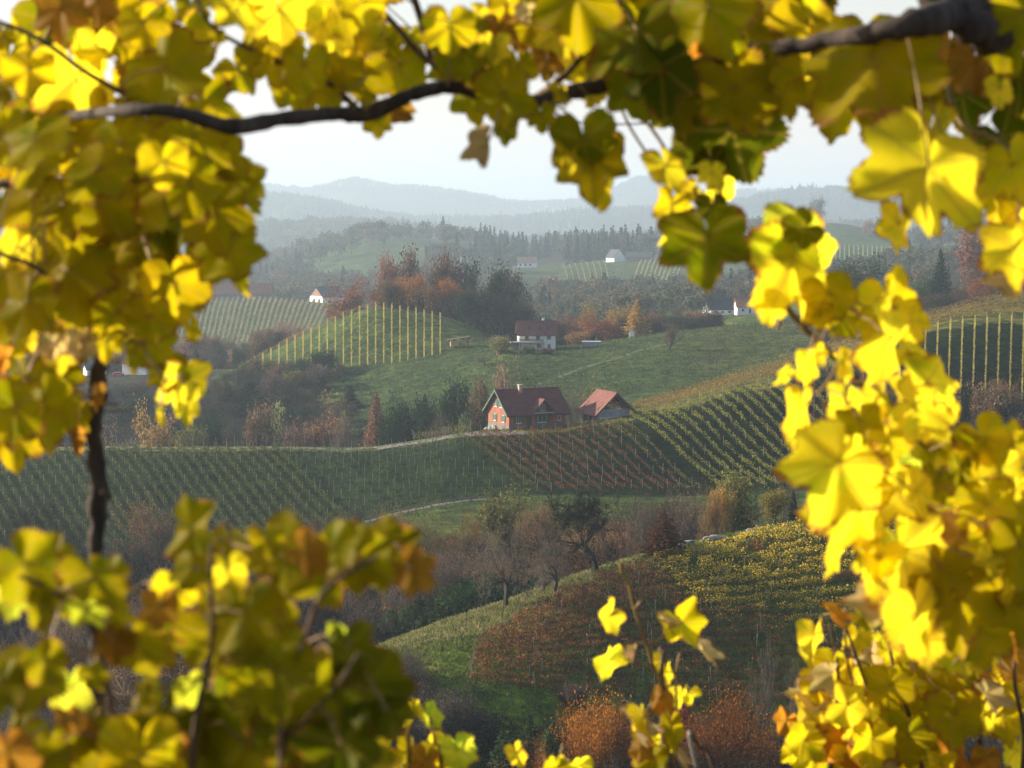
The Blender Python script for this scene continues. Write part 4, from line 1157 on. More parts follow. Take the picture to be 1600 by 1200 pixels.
# ------------------------------------------------------------------ sheep
def sheep(px, py, rz, s, dark, label, lying=False, graze=True):
    b = gp(px, float(atpx(CR[0], px))-1.6-max(0, (py-838-(1173-px)*.27))*.25)
    e = empty('sheep', b, R(rz)); tag(e, label, 'sheep', 'sheep on the ridge of the near hill')
    s *= .74; e.scale = (s, s, s)
    wool = simple('wool', (.035, .03, .028) if dark else (.33, .30, .24), 1.0, 14.0, .3, .8)
    skin = simple('face', (.03, .025, .02) if dark else (.30, .26, .21), .9)
    bh = .28 if lying else .62
    rings = [(-.60, .04, .03), (-.56, .17, .0), (-.40, .27, .0), (-.1, .30, -.01), (.2, .29, .0), (.42, .23, .03), (.55, .15, .10), (.66 if graze else .62, .11, .02 if graze else .26), (.74 if graze else .70, .10, -.12 if graze else .38)]
    mb = MB(); n = 12; rg = random.Random(px)
    for x, r, dz in rings:
        for j in range(n):
            a = 2*math.pi*j/n; k = r*rg.uniform(.93, 1.07)
            mb.v.append((x, math.cos(a)*k*.86, bh+dz+math.sin(a)*k))
    for i in range(len(rings)-1):
        for j in range(n):
            a0 = i*n+j; a1 = i*n+(j+1) % n
            mb.f.append((a0, a1, a1+n, a0+n)); mb.m.append(0)
    mb.f.append(tuple(range(n-1, -1, -1))); mb.m.append(0); mb.f.append(tuple(range((len(rings)-1)*n, len(rings)*n))); mb.m.append(0)
    hx, hz = (.80, bh-.22) if graze else (.80, bh+.42)
    mb.tube([(hx-.10, 0, hz+.10), (hx, 0, hz+.04), (hx+.12, 0, hz-.10), (hx+.16, 0, hz-.17)], [.10, .105, .065, .04], 8, 1)
    for sy in (-1, 1): mb.tube([(hx-.04, sy*.07, hz+.10), (hx-.06, sy*.20, hz+.07)], [.035, .015], 5, 1)
    if not lying:
        for lx in (-.38, .34):
            for sy in (-1, 1):
                kx = -.05 if lx < 0 else .02
                mb.tube([(lx, sy*.13, bh-.12), (lx-kx, sy*.13, bh-.32), (lx, sy*.13, -.06)], [.075, .04, .035], 6, 1)
    else:
        for sy in (-1, 1): mb.tube([(.25, sy*.2, .1), (.48, sy*.2, .03)], [.06, .04], 6, 1)
    mb.tube([(-.58, 0, bh+.10), (-.68, 0, bh-.08)], [.05, .03], 6, 0)
    mb.obj('sheep_body', [wool, skin], e, smooth=True)
sheep(1044, 867, 185, 1.45, False, 'white sheep lowest on the ridge beside the brown bush', lying=True)
sheep(1069, 861, 200, 1.35, False, 'white sheep grazing just behind another near the brown bush')
sheep(1078, 858, 170, 1.5, False, 'larger white sheep grazing in front of its neighbour')
sheep(1108, 852, 190, 1.4, False, 'white sheep grazing below the tall bare birches')
sheep(1118, 847, 175, 1.45, False, 'round white sheep grazing right under the bare birches')
sheep(1131, 845, 200, 1.1, False, 'small white sheep half hidden behind yellow vines')
sheep(1153, 838, 175, 1.4, True, 'dark brown sheep lying on the ridge', lying=True)
sheep(1173, 834, 15, 1.4, False, 'white sheep with raised head standing highest on the ridge', graze=False)
sheep(1170, 842, 180, 1.2, True, 'dark sheep lying among the vines below the highest white one', lying=True)
# ------------------------------------------------------------------ trees of the near hill
T = tree_px
T('old_apple_tree', 'apple', 929, 895, 232, 757, 158, 'black', 'large leafless old apple tree with crooked boughs on the near ridge')
T('bare_tree', 'bare1', 868, 928, 229, 800, 90, 'grey', 'leafless dark tree left of the big apple tree')
T('bare_tree', 'apple2', 790, 950, 226, 808, 95, 'grey', 'leafless tree with a few pale leaves low on the near ridge')
T('bare_tree', 'bare2', 956, 893, 233, 838, 26, 'black', 'small thin bare tree right of the big apple tree')
T('oak_tree', 'larch', 1037, 868, 236, 795, 62, (.12, .05, .025), 'small reddish brown tree standing beside the lowest sheep')
T('birch_tree', 'birch0', 1105, None, 250, 748, 55, 'brown', 'tall slender birch with few orange leaves behind the sheep')
T('birch_tree', 'birch1', 1122, None, 252, 752, 50, 'ochre', 'tall birch with ochre leaves just right of the orange birch')
T('alder_tree', 'tall1', 1152, None, 255, 735, 72, 'olive', 'olive green tree behind the birches on the ridge')
T('bare_tree', 'bare0', 1222, None, 258, 715, 85, 'grey', 'arching leafless tree at the right end of the ridge')
T('maple_tree', 'tall0', 1211, 822, 243, 760, 46, (.19, .15, .04), 'small tree with green and orange leaves at the top of the vines')
T('juniper_tree', 'spruce1', 1240, None, 250, 762, 26, 'dark', 'narrow dark evergreen at the right end of the ridge')
T('bare_tree', 'bare3', 1005, None, 262, 750, 80, 'grey', 'grey leafless tree behind the big apple tree')
T('bare_tree', 'birch1', 1068, None, 270, 758, 40, 'grey', 'pale leafless birch between the reddish tree and the tall birches')
T('bare_tree', 'apple2', 848, 925, 236, 872, 44, (.20, .18, .16), 'low pale dead tree behind the dark one')
# shrubs in front of the near hill
def band(name, spec, cat='tree'):
    """spec rows: kind, px0, px1, Y0, Y1, n, hmin, hmax, aspect, palette, label, group"""
    kind, p0, p1, y0, y1, n, h0, h1, asp, pal, label, group = spec
    for i in range(n):
        px = p0+(p1-p0)*(i+rt.uniform(.1, .9))/n
        Y = rt.uniform(y0, y1); h = rt.uniform(h0, h1)*FS(Y); Y = float(MY(Y))
        tree(name, rt.choice(kind) if isinstance(kind, (list, tuple)) else kind, gp(px, Y), h, h*asp*rt.uniform(.85, 1.2), rt.choice(pal), nth(label), group, cat=cat)

T('willow_shrub', 'nearbush0', 612, None, 203, 1028, 62, (.10, .11, .085), 'grey green willow shrub at the left tip of the near hill', cat='shrub')
T('orange_shrub', 'nearbush1', 935, None, 190, 1056, 150, 'orange', 'large bright orange shrub below the red vines', cat='shrub')
T('orange_shrub', 'nearbush2', 1150, None, 190, 1078, 170, (.24, .085, .02), 'wide rusty orange shrub right of the hanging leaf shoot', cat='shrub')
T('orange_shrub', 'nearbush0', 850, None, 186, 1145, 60, 'rust', 'small rusty shrub at the foot of the bright orange one', cat='shrub')
T('yellow_shrub', 'nearbush1', 700, None, 196, 1078, 80, (.22, .14, .03), 'yellow brown shrub in front of the mossy clearing', cat='shrub')
T('red_shrub', 'tall0', 1060, None, 196, 1080, 40, (.2, .05, .03), 'narrow dark red shrub between the two orange ones', cat='shrub')
T('bare_tree', 'bare1', 1188, None, 200, 985, 56, (.13, .11, .095), 'pale leafless birch standing before the red vines')
T('bare_tree', 'birch0', 1240, None, 198, 1020, 50, 'grey', 'thin leafless birch beside the clump of curled leaves')
band('thorn_shrub', (['nearbush0', 'nearbush1', 'nearbush2'], 600, 740, 192, 202, 9, 4, 7, 1.2, ['brown', 'grey', 'russet', 'olive'], '{n} brown tangled shrub from the left at the foot of the near hill', 'brown shrubs along the foot of the near hill'), 'shrub')
band('young_spruce', (['spruce0', 'spruce1', 'larch'], 660, 860, 182, 192, 9, 7, 10.5, .55, ['dark', (.03, .05, .022), 'green'], '{n} young dark spruce from the left in the hollow below the clearing', 'young spruces below the clearing'))
band('thorn_shrub', (['nearbush0', 'nearbush1', 'nearbush2', 'bare2'], 740, 1660, 176, 188, 31, 4, 8.5, 1.1, ['brown', 'grey', 'russet', 'black', 'rust', (.08, .07, .035)], '{n} brown leafy shrub from the left in the thicket at the bottom', 'brown shrubs in the bottom thicket'), 'shrub')
band('thorn_shrub', (['nearbush0', 'nearbush1', 'nearbush2'], 880, 1420, 195, 204, 14, 2.5, 5, 1.3, ['brown', 'black', 'grey', (.09, .08, .035)], '{n} low dark shrub from the left along the lower edge of the red vines', 'low shrubs below the red vines'), 'shrub')
band('autumn_shrub', (['nearbush0', 'nearbush1', 'nearbush2', 'bare1'], -60, 620, 172, 190, 20, 7, 13, .9, ['brown', 'olive', 'rust', 'grey', 'orange', 'ochre'], '{n} autumn tree from the left behind the lower left leaves', 'autumn trees below the lower left leaves'))
T('autumn_shrub', 'nearbush2', 112, None, 190, 1140, 60, 'orange', 'orange leaved bush glimpsed through the lower left leaves', cat='shrub')
T('autumn_shrub', 'nearbush1', 380, None, 200, 1022, 90, (.24, .15, .04), 'ochre bush top showing between the lower left leaves', cat='shrub')
# valley wood behind the near hill
W1 = 'trees of the valley wood behind the near hill'
band('bare_tree', (['bare0', 'bare1', 'bare2', 'bare3', 'birch0', 'birch1'], 560, 1090, 262, 294, 44, 13, 19.5, .62, ['grey', 'brown', (.06, .05, .043), 'grey', 'brown'], '{n} leafless tree from the left in the valley wood behind the near hill', W1))
band('evergreen_shrub', (['bush0', 'bush1', 'spruce2'], 560, 800, 246, 262, 12, 7, 12, .9, ['dark', (.035, .05, .025), 'green'], '{n} dark green leafy tree from the left low in the valley wood', 'dark green trees low in the valley wood'))
band('bare_tree', (['bare0', 'bare2', 'birch0', 'tall2'], 600, 820, 270, 300, 7, 12, 16, .6, [(.22, .11, .04), 'brown', 'olive'], '{n} rusty leaved tree from the left in the valley wood', 'rusty trees of the valley wood'))
band('bare_tree', (['bare0', 'bare1', 'bare3', 'birch0'], -60, 580, 225, 300, 44, 12, 19, .7, ['grey', 'black', 'brown', (.045, .05, .04)], '{n} dim leafless tree from the left in the shaded valley', 'dim trees in the shaded left valley'))
band('bare_tree', (['bare0', 'bare1', 'bush2', 'birch1'], 1060, 1640, 255, 300, 30, 8, 13.5, .8, ['grey', 'brown', 'olive', 'grey'], '{n} greyish leafless tree from the left behind the sheep ridge', 'grey trees behind the upper edge of the sheep hill'))
band('bare_tree', (['bare1', 'bare3', 'bush1', 'bare0'], 1400, 1660, 335, 372, 12, 8, 14, .9, ['black', 'grey', 'brown'], '{n} leafless tree from the left at the foot of the dark right slope', 'dark trees at the foot of the right slope'))
T('ivy_tree', 'tall1', 1510, None, 352, 596, 32, 'dark', 'narrow ivy covered tree in front of the climbing rows')
# wood behind the crest of the middle hill
E = 'trees behind the vineyard crest'
for k, px, top, w_, Y, c, lab in [
    ('round0', 238, 624, 72, 462, 'ochre', 'round ochre tree lit at its top right of the dark trunk'),
    ('round1', 180, 655, 50, 455, 'brown', 'small brown tree beside the dark trunk'),
    ('bush0', 300, 650, 60, 470, 'olive', 'olive bushy tree under the bright drooping leaf'),
    ('round2', 345, 640, 70, 475, 'dark', 'dark green round tree right of the bright drooping leaf'),
    ('tall0', 405, 628, 55, 470, 'brown', 'brown tree left of the pale green one'),
    ('round3', 437, 625, 50, 478, 'pale', 'pale green tree standing out among brown ones'),
    ('round0', 470, 648, 52, 462, 'brown', 'low brown tree right of the pale green one'),
    ('round1', 513, 612, 84, 470, (.24, .14, .07), 'broad orange brown tree in the middle of the valley'),
    ('apple', 545, 648, 64, 440, 'grey', 'spreading leafless tree touching the vineyard crest'),
    ('larch', 588, 610, 62, 475, 'russet', 'pointed russet larch left of the dark spruces'),
    ('bush1', 682, 655, 46, 430, 'grey', 'greyish bare bush above the gravel drive'),
    ('apple2', 690, 635, 58, 436, 'grey', 'half bare tree left of the brick house'),
    ('bush2', 728, 640, 50, 432, (.09, .11, .05), 'green bush left of the brick gable'),
    ('round2', 778, 560, 62, 452, 'pink', 'pinkish brown round tree behind the brick house roof'),
    ('round3', 817, 568, 44, 462, (.08, .10, .05), 'green tree right of the pinkish one behind the roof'),
    ('tall1', 752, 590, 40, 450, 'brown', 'brown tree just left of the brick house ridge'),
    ('round0', 935, 582, 50, 448, (.20, .19, .07), 'yellow green round tree behind the small barn'),
    ('bare2', 900, 592, 50, 440, 'grey', 'grey leafless tree between the two roofs'),
    ('bare3', 885, 606, 46, 436, 'grey', 'low grey leafless tree beside the brick house eaves'),
    ('bush0', 860, 596, 50, 470, (.07, .08, .04), 'dull green bush behind the brick house'),
]:
    T('valley_tree', k, px, None, Y, top, w_, c, lab, E)
for i, (px, top) in enumerate([(618, 618), (634, 612), (650, 622), (664, 606), (678, 610), (694, 596), (708, 604), (722, 598), (738, 612), (606, 628)]):
    T('spruce_tree', ['round2', 'spruce', 'tall1', 'larch', 'tall2'][i % 5], px, None, 452+(i*7) % 5*6, top+(i*13) % 7*3-4, 52, 'dark', nth('{n} dark evergreen in the clump left of the brick house'), 'dark evergreens left of the brick house')
band('valley_tree', (['round0', 'round2', 'bush1', 'bare0'], 110, 780, 442, 475, 38, 6.5, 11, .9, ['brown', 'grey', 'olive', 'dark', 'brown'], '{n} dull brown tree from the left low behind the vineyard crest', 'dull trees low behind the vineyard crest'))
band('valley_tree', (['round0', 'round2', 'spruce0', 'bare0', 'bush2'], 60, 560, 490, 600, 45, 6, 11, .95, ['dark', (.035, .045, .03), 'grey', (.05, .05, .035)], '{n} dark green tree from the left on the shaded wooded slope', 'trees on the shaded wooded slope'))
band('valley_tree', (['bush0', 'bush1', 'round2', 'bush2'], 400, 530, 612, 632, 14, 4, 9, 1.1, ['brown', 'grey', 'olive', 'dark'], '{n} bushy tree from the left along the lower edge of the round knoll', 'bushes along the foot of the knoll'))
# meadow with the white house
T('hedge_shrub', 'bush0', 782, None, 612, 522, 36, (.20, .20, .07), 'clipped yellow green shrub left of the white house', cat='shrub')
T('garden_shrub', 'bush1', 828, None, 608, 538, 22, (.12, .14, .05), 'green garden bush below the terrace', cat='shrub')
T('garden_shrub', 'bush2', 853, None, 608, 541, 26, 'brown', 'brownish garden bush at the corner of the white house', cat='shrub')
T('bare_tree', 'birch0', 1046, None, 600, 500, 34, 'grey', 'tall leafless tree on the open meadow')
T('bare_tree', 'bare1', 757, None, 596, 548, 30, 'grey', 'small leafless tree on the meadow below the log shelter')
T('birch_tree', 'columnbirch', 995, None, 662, 468, 40, 'gold', 'golden oval birch standing above the meadow')
T('russet_tree', 'round1', 934, None, 655, 486, 62, (.30, .12, .06), 'broad russet tree right of the white house')
T('russet_tree', 'larch', 962, None, 660, 505, 34, (.28, .10, .05), 'small pointed russet tree left of the golden birch')
T('russet_tree', 'bush1', 903, None, 650, 513, 40, (.34, .20, .08), 'low tan bush beside the utility pole', cat='shrub')
T('green_tree', 'round3', 917, None, 690, 470, 46, 'ochre', 'ochre green tree behind the broad russet one')
T('green_tree', 'round2', 1055, None, 690, 488, 60, (.10, .13, .06), 'green round tree right of the golden birch')
T('green_tree', 'bush0', 1092, None, 700, 492, 46, (.12, .12, .07), 'greyish bush below the long farm barn')
# wood on the knoll
K = 'wood on the knoll behind the round vineyard'
for k, px, top, w_, Y, c, lab in [
    ('round1', 536, 440, 70, 712, 'russet', 'rounded russet tree at the left end of the knoll wood'),
    ('round3', 566, 430, 66, 716, 'russet', 'second rounded russet tree of the knoll wood'),
    ('spruce1', 601, 425, 28, 712, 'green', 'narrow green spruce at the edge of the knoll wood'),
    ('tall0', 612, 396, 40, 716, 'russet', 'tall russet beech right of the narrow green spruce'),
    ('tall1', 640, 388, 44, 722, (.13, .07, .05), 'tallest dull russet beech at the peak of the wood'),
    ('bare1', 662, 386, 46, 726, 'russet', 'thinly leaved russet tree beside the tallest beech'),
    ('tall2', 679, 398, 42, 722, (.14, .06, .035), 'russet tree in the middle of the knoll wood'),
    ('tall0', 702, 394, 44, 720, (.20, .09, .04), 'orange russet tree above the log shelter'),
    ('tall1', 737, 408, 46, 716, (.05, .065, .045), 'dark green broad pine of the knoll wood'),
    ('tall2', 764, 412, 44, 722, (.04, .055, .04), 'second dark green pine of the knoll wood'),
    ('tall0', 788, 416, 44, 720, (.045, .055, .035), 'third dark pine near the right end of the wood'),
    ('tall1', 804, 426, 46, 712, (.08, .055, .04), 'dark brown tree at the right end of the knoll wood'),
    ('round0', 826, 448, 44, 708, (.07, .05, .035), 'lower dark brown tree behind the white house'),
]:
    T('knoll_tree', k, px, None, Y, top, w_, c, lab, K)
band('knoll_tree', (['tall0', 'tall1', 'round1', 'bush0'], 590, 735, 684, 706, 15, 10, 17, .75, ['russet', 'rust', (.26, .14, .06), 'brown', 'orange'], '{n} orange brown tree from the left at the front of the knoll wood', 'front trees of the knoll wood'))
band('knoll_tree', (['tall0', 'tall1', 'round1'], 730, 850, 672, 700, 12, 11, 17, .75, [(.05, .055, .035), 'brown', (.10, .07, .035), 'dark'], '{n} dark tree from the left at the front of the wood by the white house', 'dark front trees behind the white house'))
band('russet_tree', (['round0', 'round1', 'bush1', 'tall0'], 850, 985, 665, 745, 18, 7, 13, .95, ['russet', 'brown', (.26, .13, .07), 'ochre', 'russet'], '{n} russet tree from the left in the wood right of the white house', 'russet trees right of the white house'))
band('valley_tree', (['round0', 'round2', 'bush1', 'spruce0', 'bare1'], 985, 1110, 690, 790, 14, 7, 12, .9, ['brown', 'grey', 'dark', 'olive', 'russet'], '{n} brown tree from the left in the wood behind the golden birch', 'trees behind the golden birch'))
T('spruce_tree', 'spruce0', 306, None, 694, 545, 26, 'dark', 'small dark spruce beside the parked van')
band('valley_tree', (['round0', 'tall0', 'bare1', 'bare0', 'spruce2'], 120, 480, 710, 880, 46, 9, 15, .9, ['brown', 'grey', 'dark', 'olive', 'russet', 'pink'], '{n} hazy brown tree from the left below the hazy left vineyard', 'hazy trees below the left vineyard'))
band('garden_shrub', (['bush0', 'bush1', 'bush2'], 1060, 1330, 760, 782, 18, 2, 4, 1.4, ['olive', 'green', (.13, .14, .06), 'brown'], '{n} low green garden bush from the left below the farm', 'garden bushes below the farm'), 'shrub')
band('dark_tree', (['round0', 'round2', 'bush1', 'spruce1', 'tall1'], 1290, 1640, 640, 760, 34, 9, 16, .85, ['dark', 'brown', 'russet', 'green', 'grey'], '{n} dark tree from the left above the golden crest vines', 'dark trees above the golden crest vines'))
T('pine_tree', 'tall2', 1352, None, 640, 400, 90, (.06, .09, .04), 'broad green pine beside the hanging leaves')
T('russet_tree', 'round1', 1545, None, 620, 418, 66, (.26, .09, .035), 'glowing russet tree below the large right leaf')
T('russet_tree', 'tall0', 1530, None, 700, 352, 60, 'russet', 'tall russet tree beneath the large right leaf')
T('spruce_tree', 'spruce0', 1470, None, 680, 388, 40, 'dark', 'dark spruce under the tip of the huge yellow leaf')
# hill with the lone oak
T('oak_tree', 'round2', 1279, None, 1385, 306, 36, (.10, .085, .05), 'large round oak on the far dark green hilltop')
T('oak_tree', 'round0', 1262, None, 1380, 322, 26, (.11, .09, .06), 'lower oak leaning on the large hilltop oak')
T('oak_tree', 'round3', 1361, None, 1300, 340, 26, 'pink', 'pinkish tree at the right foot of the dark hilltop')

# ------------------------------------------------------------------ woods further off, each mass one scattered object
M_far_b = foliage_mat('far_broadleaf', 0.3, True, [(.13, .115, .075), (.11, .12, .075), (.17, .125, .08), (.09, .105, .07), (.10, .095, .075), (.24, .20, .12)])  # far palettes lighter and greyer: some haze put into the tree colours
M_far_c = foliage_mat('far_conifer', 0.1, True, [(.04, .065, .05), (.05, .075, .055), (.035, .055, .042)])
def far_source(key, mat, seed, con):
    rng = np.random.default_rng(seed)
    if con:
        n = 260; t = rng.beta(1, 1.4, n); a = rng.uniform(0, 6.28, n); r = .17*(1-t)*rng.uniform(.3, 1, n)+.005
        C = np.column_stack([np.cos(a)*r, np.sin(a)*r, t]); s = .07
    else:
        n = 320; B = rng.normal(size=(14, 3)); B /= np.linalg.norm(B, axis=1)[:, None]
        B = B*(.30, .30, .26)+(0, 0, .62); C = B[rng.integers(0, 14, n)]+rng.normal(0, .07, (n, 3)); s = .09
        tr_ = 12; C[:tr_] = np.column_stack([rng.normal(0, .01, tr_), rng.normal(0, .01, tr_), np.linspace(0, .5, tr_)])
    g = rng.uniform(.6, 1.35, n)
    v, f, c = leafquads(rng, C, s*rng.uniform(.6, 1.4, n), np.column_stack([g, g, g]))
    me = np_mesh('far_tree', v, f, mat, cols=c)
    return bpy.data.objects.new('far_tree_source', me)
SRC_B = [far_source('b', M_far_b, i, False) for i in range(3)]
SRC_C = [far_source('c', M_far_c, 9+i, True) for i in range(2)]

def scatter(name, src, pts, hs, ws, label):
    me = bpy.data.meshes.new(name); pts = np.asarray(pts, dtype=np.float32)
    me.vertices.add(len(pts)); me.vertices.foreach_set('co', pts.ravel())
    rng = np.random.default_rng(len(pts))
    for nm, arr in (('h', hs), ('w', ws), ('rot', rng.uniform(0, 6.28, len(pts)))):
        a = me.attributes.new(nm, 'FLOAT', 'POINT'); a.data.foreach_set('value', np.asarray(arr, dtype=np.float32))
    o = link(name, me); tag(o, label, kind='stuff')
    g = bpy.data.node_groups.new(name, 'GeometryNodeTree')
    g.interface.new_socket('Geometry', in_out='INPUT', socket_type='NodeSocketGeometry')
    g.interface.new_socket('Geometry', in_out='OUTPUT', socket_type='NodeSocketGeometry')
    gi, go = g.nodes.new('NodeGroupInput'), g.nodes.new('NodeGroupOutput')
    def attr(nm):
        x = g.nodes.new('GeometryNodeInputNamedAttribute'); x.data_type = 'FLOAT'; x.inputs[0].default_value = nm; return x.outputs[0]
    oi = g.nodes.new('GeometryNodeObjectInfo'); oi.inputs[0].default_value = src
    ip = g.nodes.new('GeometryNodeInstanceOnPoints')
    sx = g.nodes.new('ShaderNodeCombineXYZ'); rx = g.nodes.new('ShaderNodeCombineXYZ')
    g.links.new(attr('w'), sx.inputs[0]); g.links.new(attr('w'), sx.inputs[1]); g.links.new(attr('h'), sx.inputs[2]); g.links.new(attr('rot'), rx.inputs[2])
    er = g.nodes.new('FunctionNodeEulerToRotation'); g.links.new(rx.outputs[0], er.inputs[0])
    g.links.new(gi.outputs[0], ip.inputs['Points']); g.links.new(oi.outputs['Geometry'], ip.inputs['Instance'])
    g.links.new(er.outputs[0], ip.inputs['Rotation']); g.links.new(sx.outputs[0], ip.inputs['Scale'])
    g.links.new(ip.outputs[0], go.inputs[0])
    md = o.modifiers.new('scatter', 'NODES'); md.node_group = g
    return o

def far_wood(name, label, boxes, hb=(9, 15)):
    """boxes: px0, px1, Y0, Y1, n, conifer share"""
    rng = np.random.default_rng(abs(hash(name)) % 1000 if False else len(name)*7+len(boxes))
    B, Cn = [], []
    for p0, p1, y0, y1, n, cs in boxes:
        px = rng.uniform(p0, p1, n); Y = rng.uniform(y0, y1, n)
        gx = np.sin(px*0.05+Y*0.01)*np.sin(Y*0.02+px*0.013)
        isc = (rng.random(n)*0.6+0.4*(gx*.5+.5)) < cs
        Y = MY(Y); x = X(px, Y); z = Z(x, Y)-.3
        for i in range(n): (Cn if isc[i] else B).append((x[i], Y[i], z[i]))
    for tagn, L_, srcs in (('broadleaf', B, SRC_B), ('conifer', Cn, SRC_C)):
        if not L_: continue
        L_ = np.array(L_); k = rng.integers(0, len(srcs), len(L_))
        for j, s in enumerate(srcs):
            P = L_[k == j]
            if not len(P): continue
            h = (hb[0]+(hb[1]-hb[0])*rng.beta(1.6, 2.2, len(P)))*(1.15 if tagn == 'conifer' else 1)*P[:, 1]/UY(P[:, 1])
            wd = h*rng.uniform(.75, 1.15, len(P)) if tagn == 'broadleaf' else h*rng.uniform(.8, 1.2, len(P))
            scatter('%s_forest' % name, s, P, h, wd, '%s, %s part' % (label, tagn))
far_wood('valley', 'hazy mixed wood in the valleys behind the knoll', [
    (-200, 560, 1045, 1190, 420, .22), (430, 800, 1020, 1190, 300, .18), (540, 1000, 780, 900, 260, .3), (840, 1010, 860, 1080, 200, .3), (1040, 1250, 860, 1060, 200, .3), (-200, 480, 1200, 1400, 330, .3),
    (960, 1110, 800, 1000, 120, .2), (1230, 1640, 850, 1080, 260, .35), (1430, 1640, 1100, 1400, 160, .4), (560, 700, 1010, 1100, 90, .3)], (9, 15))
far_wood('slope', 'hazy wood behind the green hill', [
    (300, 640, 1420, 1600, 260, .2), (560, 640, 1330, 1400, 8, .2), (690, 770, 1290, 1390, 14, .3), (480, 560, 1300, 1400, 16, .2), (640, 1240, 1430, 1640, 340, .3), (880, 1170, 1225, 1330, 120, .6), (650, 800, 1225, 1260, 20, .5), (740, 960, 1330, 1440, 70, .8), (1370, 1640, 1420, 1600, 120, .5), (1150, 1240, 1290, 1350, 24, .2)], (11, 18))
far_wood('ridge', 'pale wooded ridge under the horizon', [(-200, 1700, 1950, 2250, 1700, .22), (-200, 1700, 1720, 1950, 800, .25)], (10, 17))
far_wood('distant', 'very pale far wooded hills along the horizon', [(-300, 1750, 2750, 3080, 3000, .4), (-300, 1750, 4000, 4400, 3600, .3), (300, 620, 2900, 3010, 420, .6)], (12, 20))

# undergrowth fills the woods
M_und = foliage_mat('undergrowth', 0.25, True, [(.075, .06, .048), (.055, .047, .04), (.11, .075, .05), (.05, .06, .032), (.08, .065, .055), (.14, .08, .042)])
def und_source(seed):
    rng = np.random.default_rng(seed); n = 700
    B = rng.normal(size=(16, 3)); B /= np.linalg.norm(B, axis=1)[:, None]
    C = (B*(.38, .38, .38)+(0, 0, .5))[rng.integers(0, 16, n)]+rng.normal(0, .1, (n, 3)); C[:, 2] = np.abs(C[:, 2])
    g = rng.uniform(.5, 1.5, n)
    v, f, c = leafquads(rng, C, .055*rng.uniform(.5, 1.4, n), np.column_stack([g, g, g]))
    P = np.column_stack([rng.normal(0, .1, 160), rng.normal(0, .1, 160), np.zeros(160)]); Q = P+np.column_stack([rng.normal(0, .25, 160), rng.normal(0, .25, 160), rng.uniform(.6, 1.1, 160)])
    tv, tf = ribbons(P, Q, .014, rng); v, f, c = catm([(v, f, c), (tv, tf, np.full((len(tv), 3), .8))])
    return bpy.data.objects.new('undergrowth_source', np_mesh('undergrowth', v, f, M_und, cols=c))
rng = np.random.default_rng(77)
for j, boxes in enumerate([[(-150, 560, 215, 316, 1100), (560, 1060, 252, 300, 420), (1060, 1650, 256, 300, 260), (540, 1700, 168, 200, 420), (-100, 560, 168, 200, 260)],
                           [(-150, 600, 428, 545, 620), (600, 860, 425, 480, 200), (-150, 500, 545, 640, 420), (1400, 1700, 335, 366, 90)],
                           [(590, 860, 690, 770, 200), (860, 1000, 668, 760, 120), (1290, 1680, 470, 620, 260), (1290, 1680, 640, 770, 200), (-100, 520, 720, 880, 380), (985, 1120, 690, 790, 90)]]):
    P = []
    for p0, p1, y0, y1, n in boxes:
        px = rng.uniform(p0, p1, n); Y = MY(rng.uniform(y0, y1, n)); x = X(px, Y); z = Z(x, Y)-.2
        okm = (Y < atpx(CB[0], px)-6) | (Y > atpx(CR[0], px)+6)
        P += [(x[i], Y[i], z[i]) for i in range(n) if okm[i]]
    h = rng.uniform(2.0, 5.5, len(P))*(1, 1.1, 1.3)[j]
    scatter('undergrowth', und_source(200+j), P, h, h*rng.uniform(.8, 1.5, len(P)), ['brown undergrowth in the valley behind and below the near hill', 'brown undergrowth in the wood behind the vineyard crest', 'brown undergrowth in the far woods'][j])
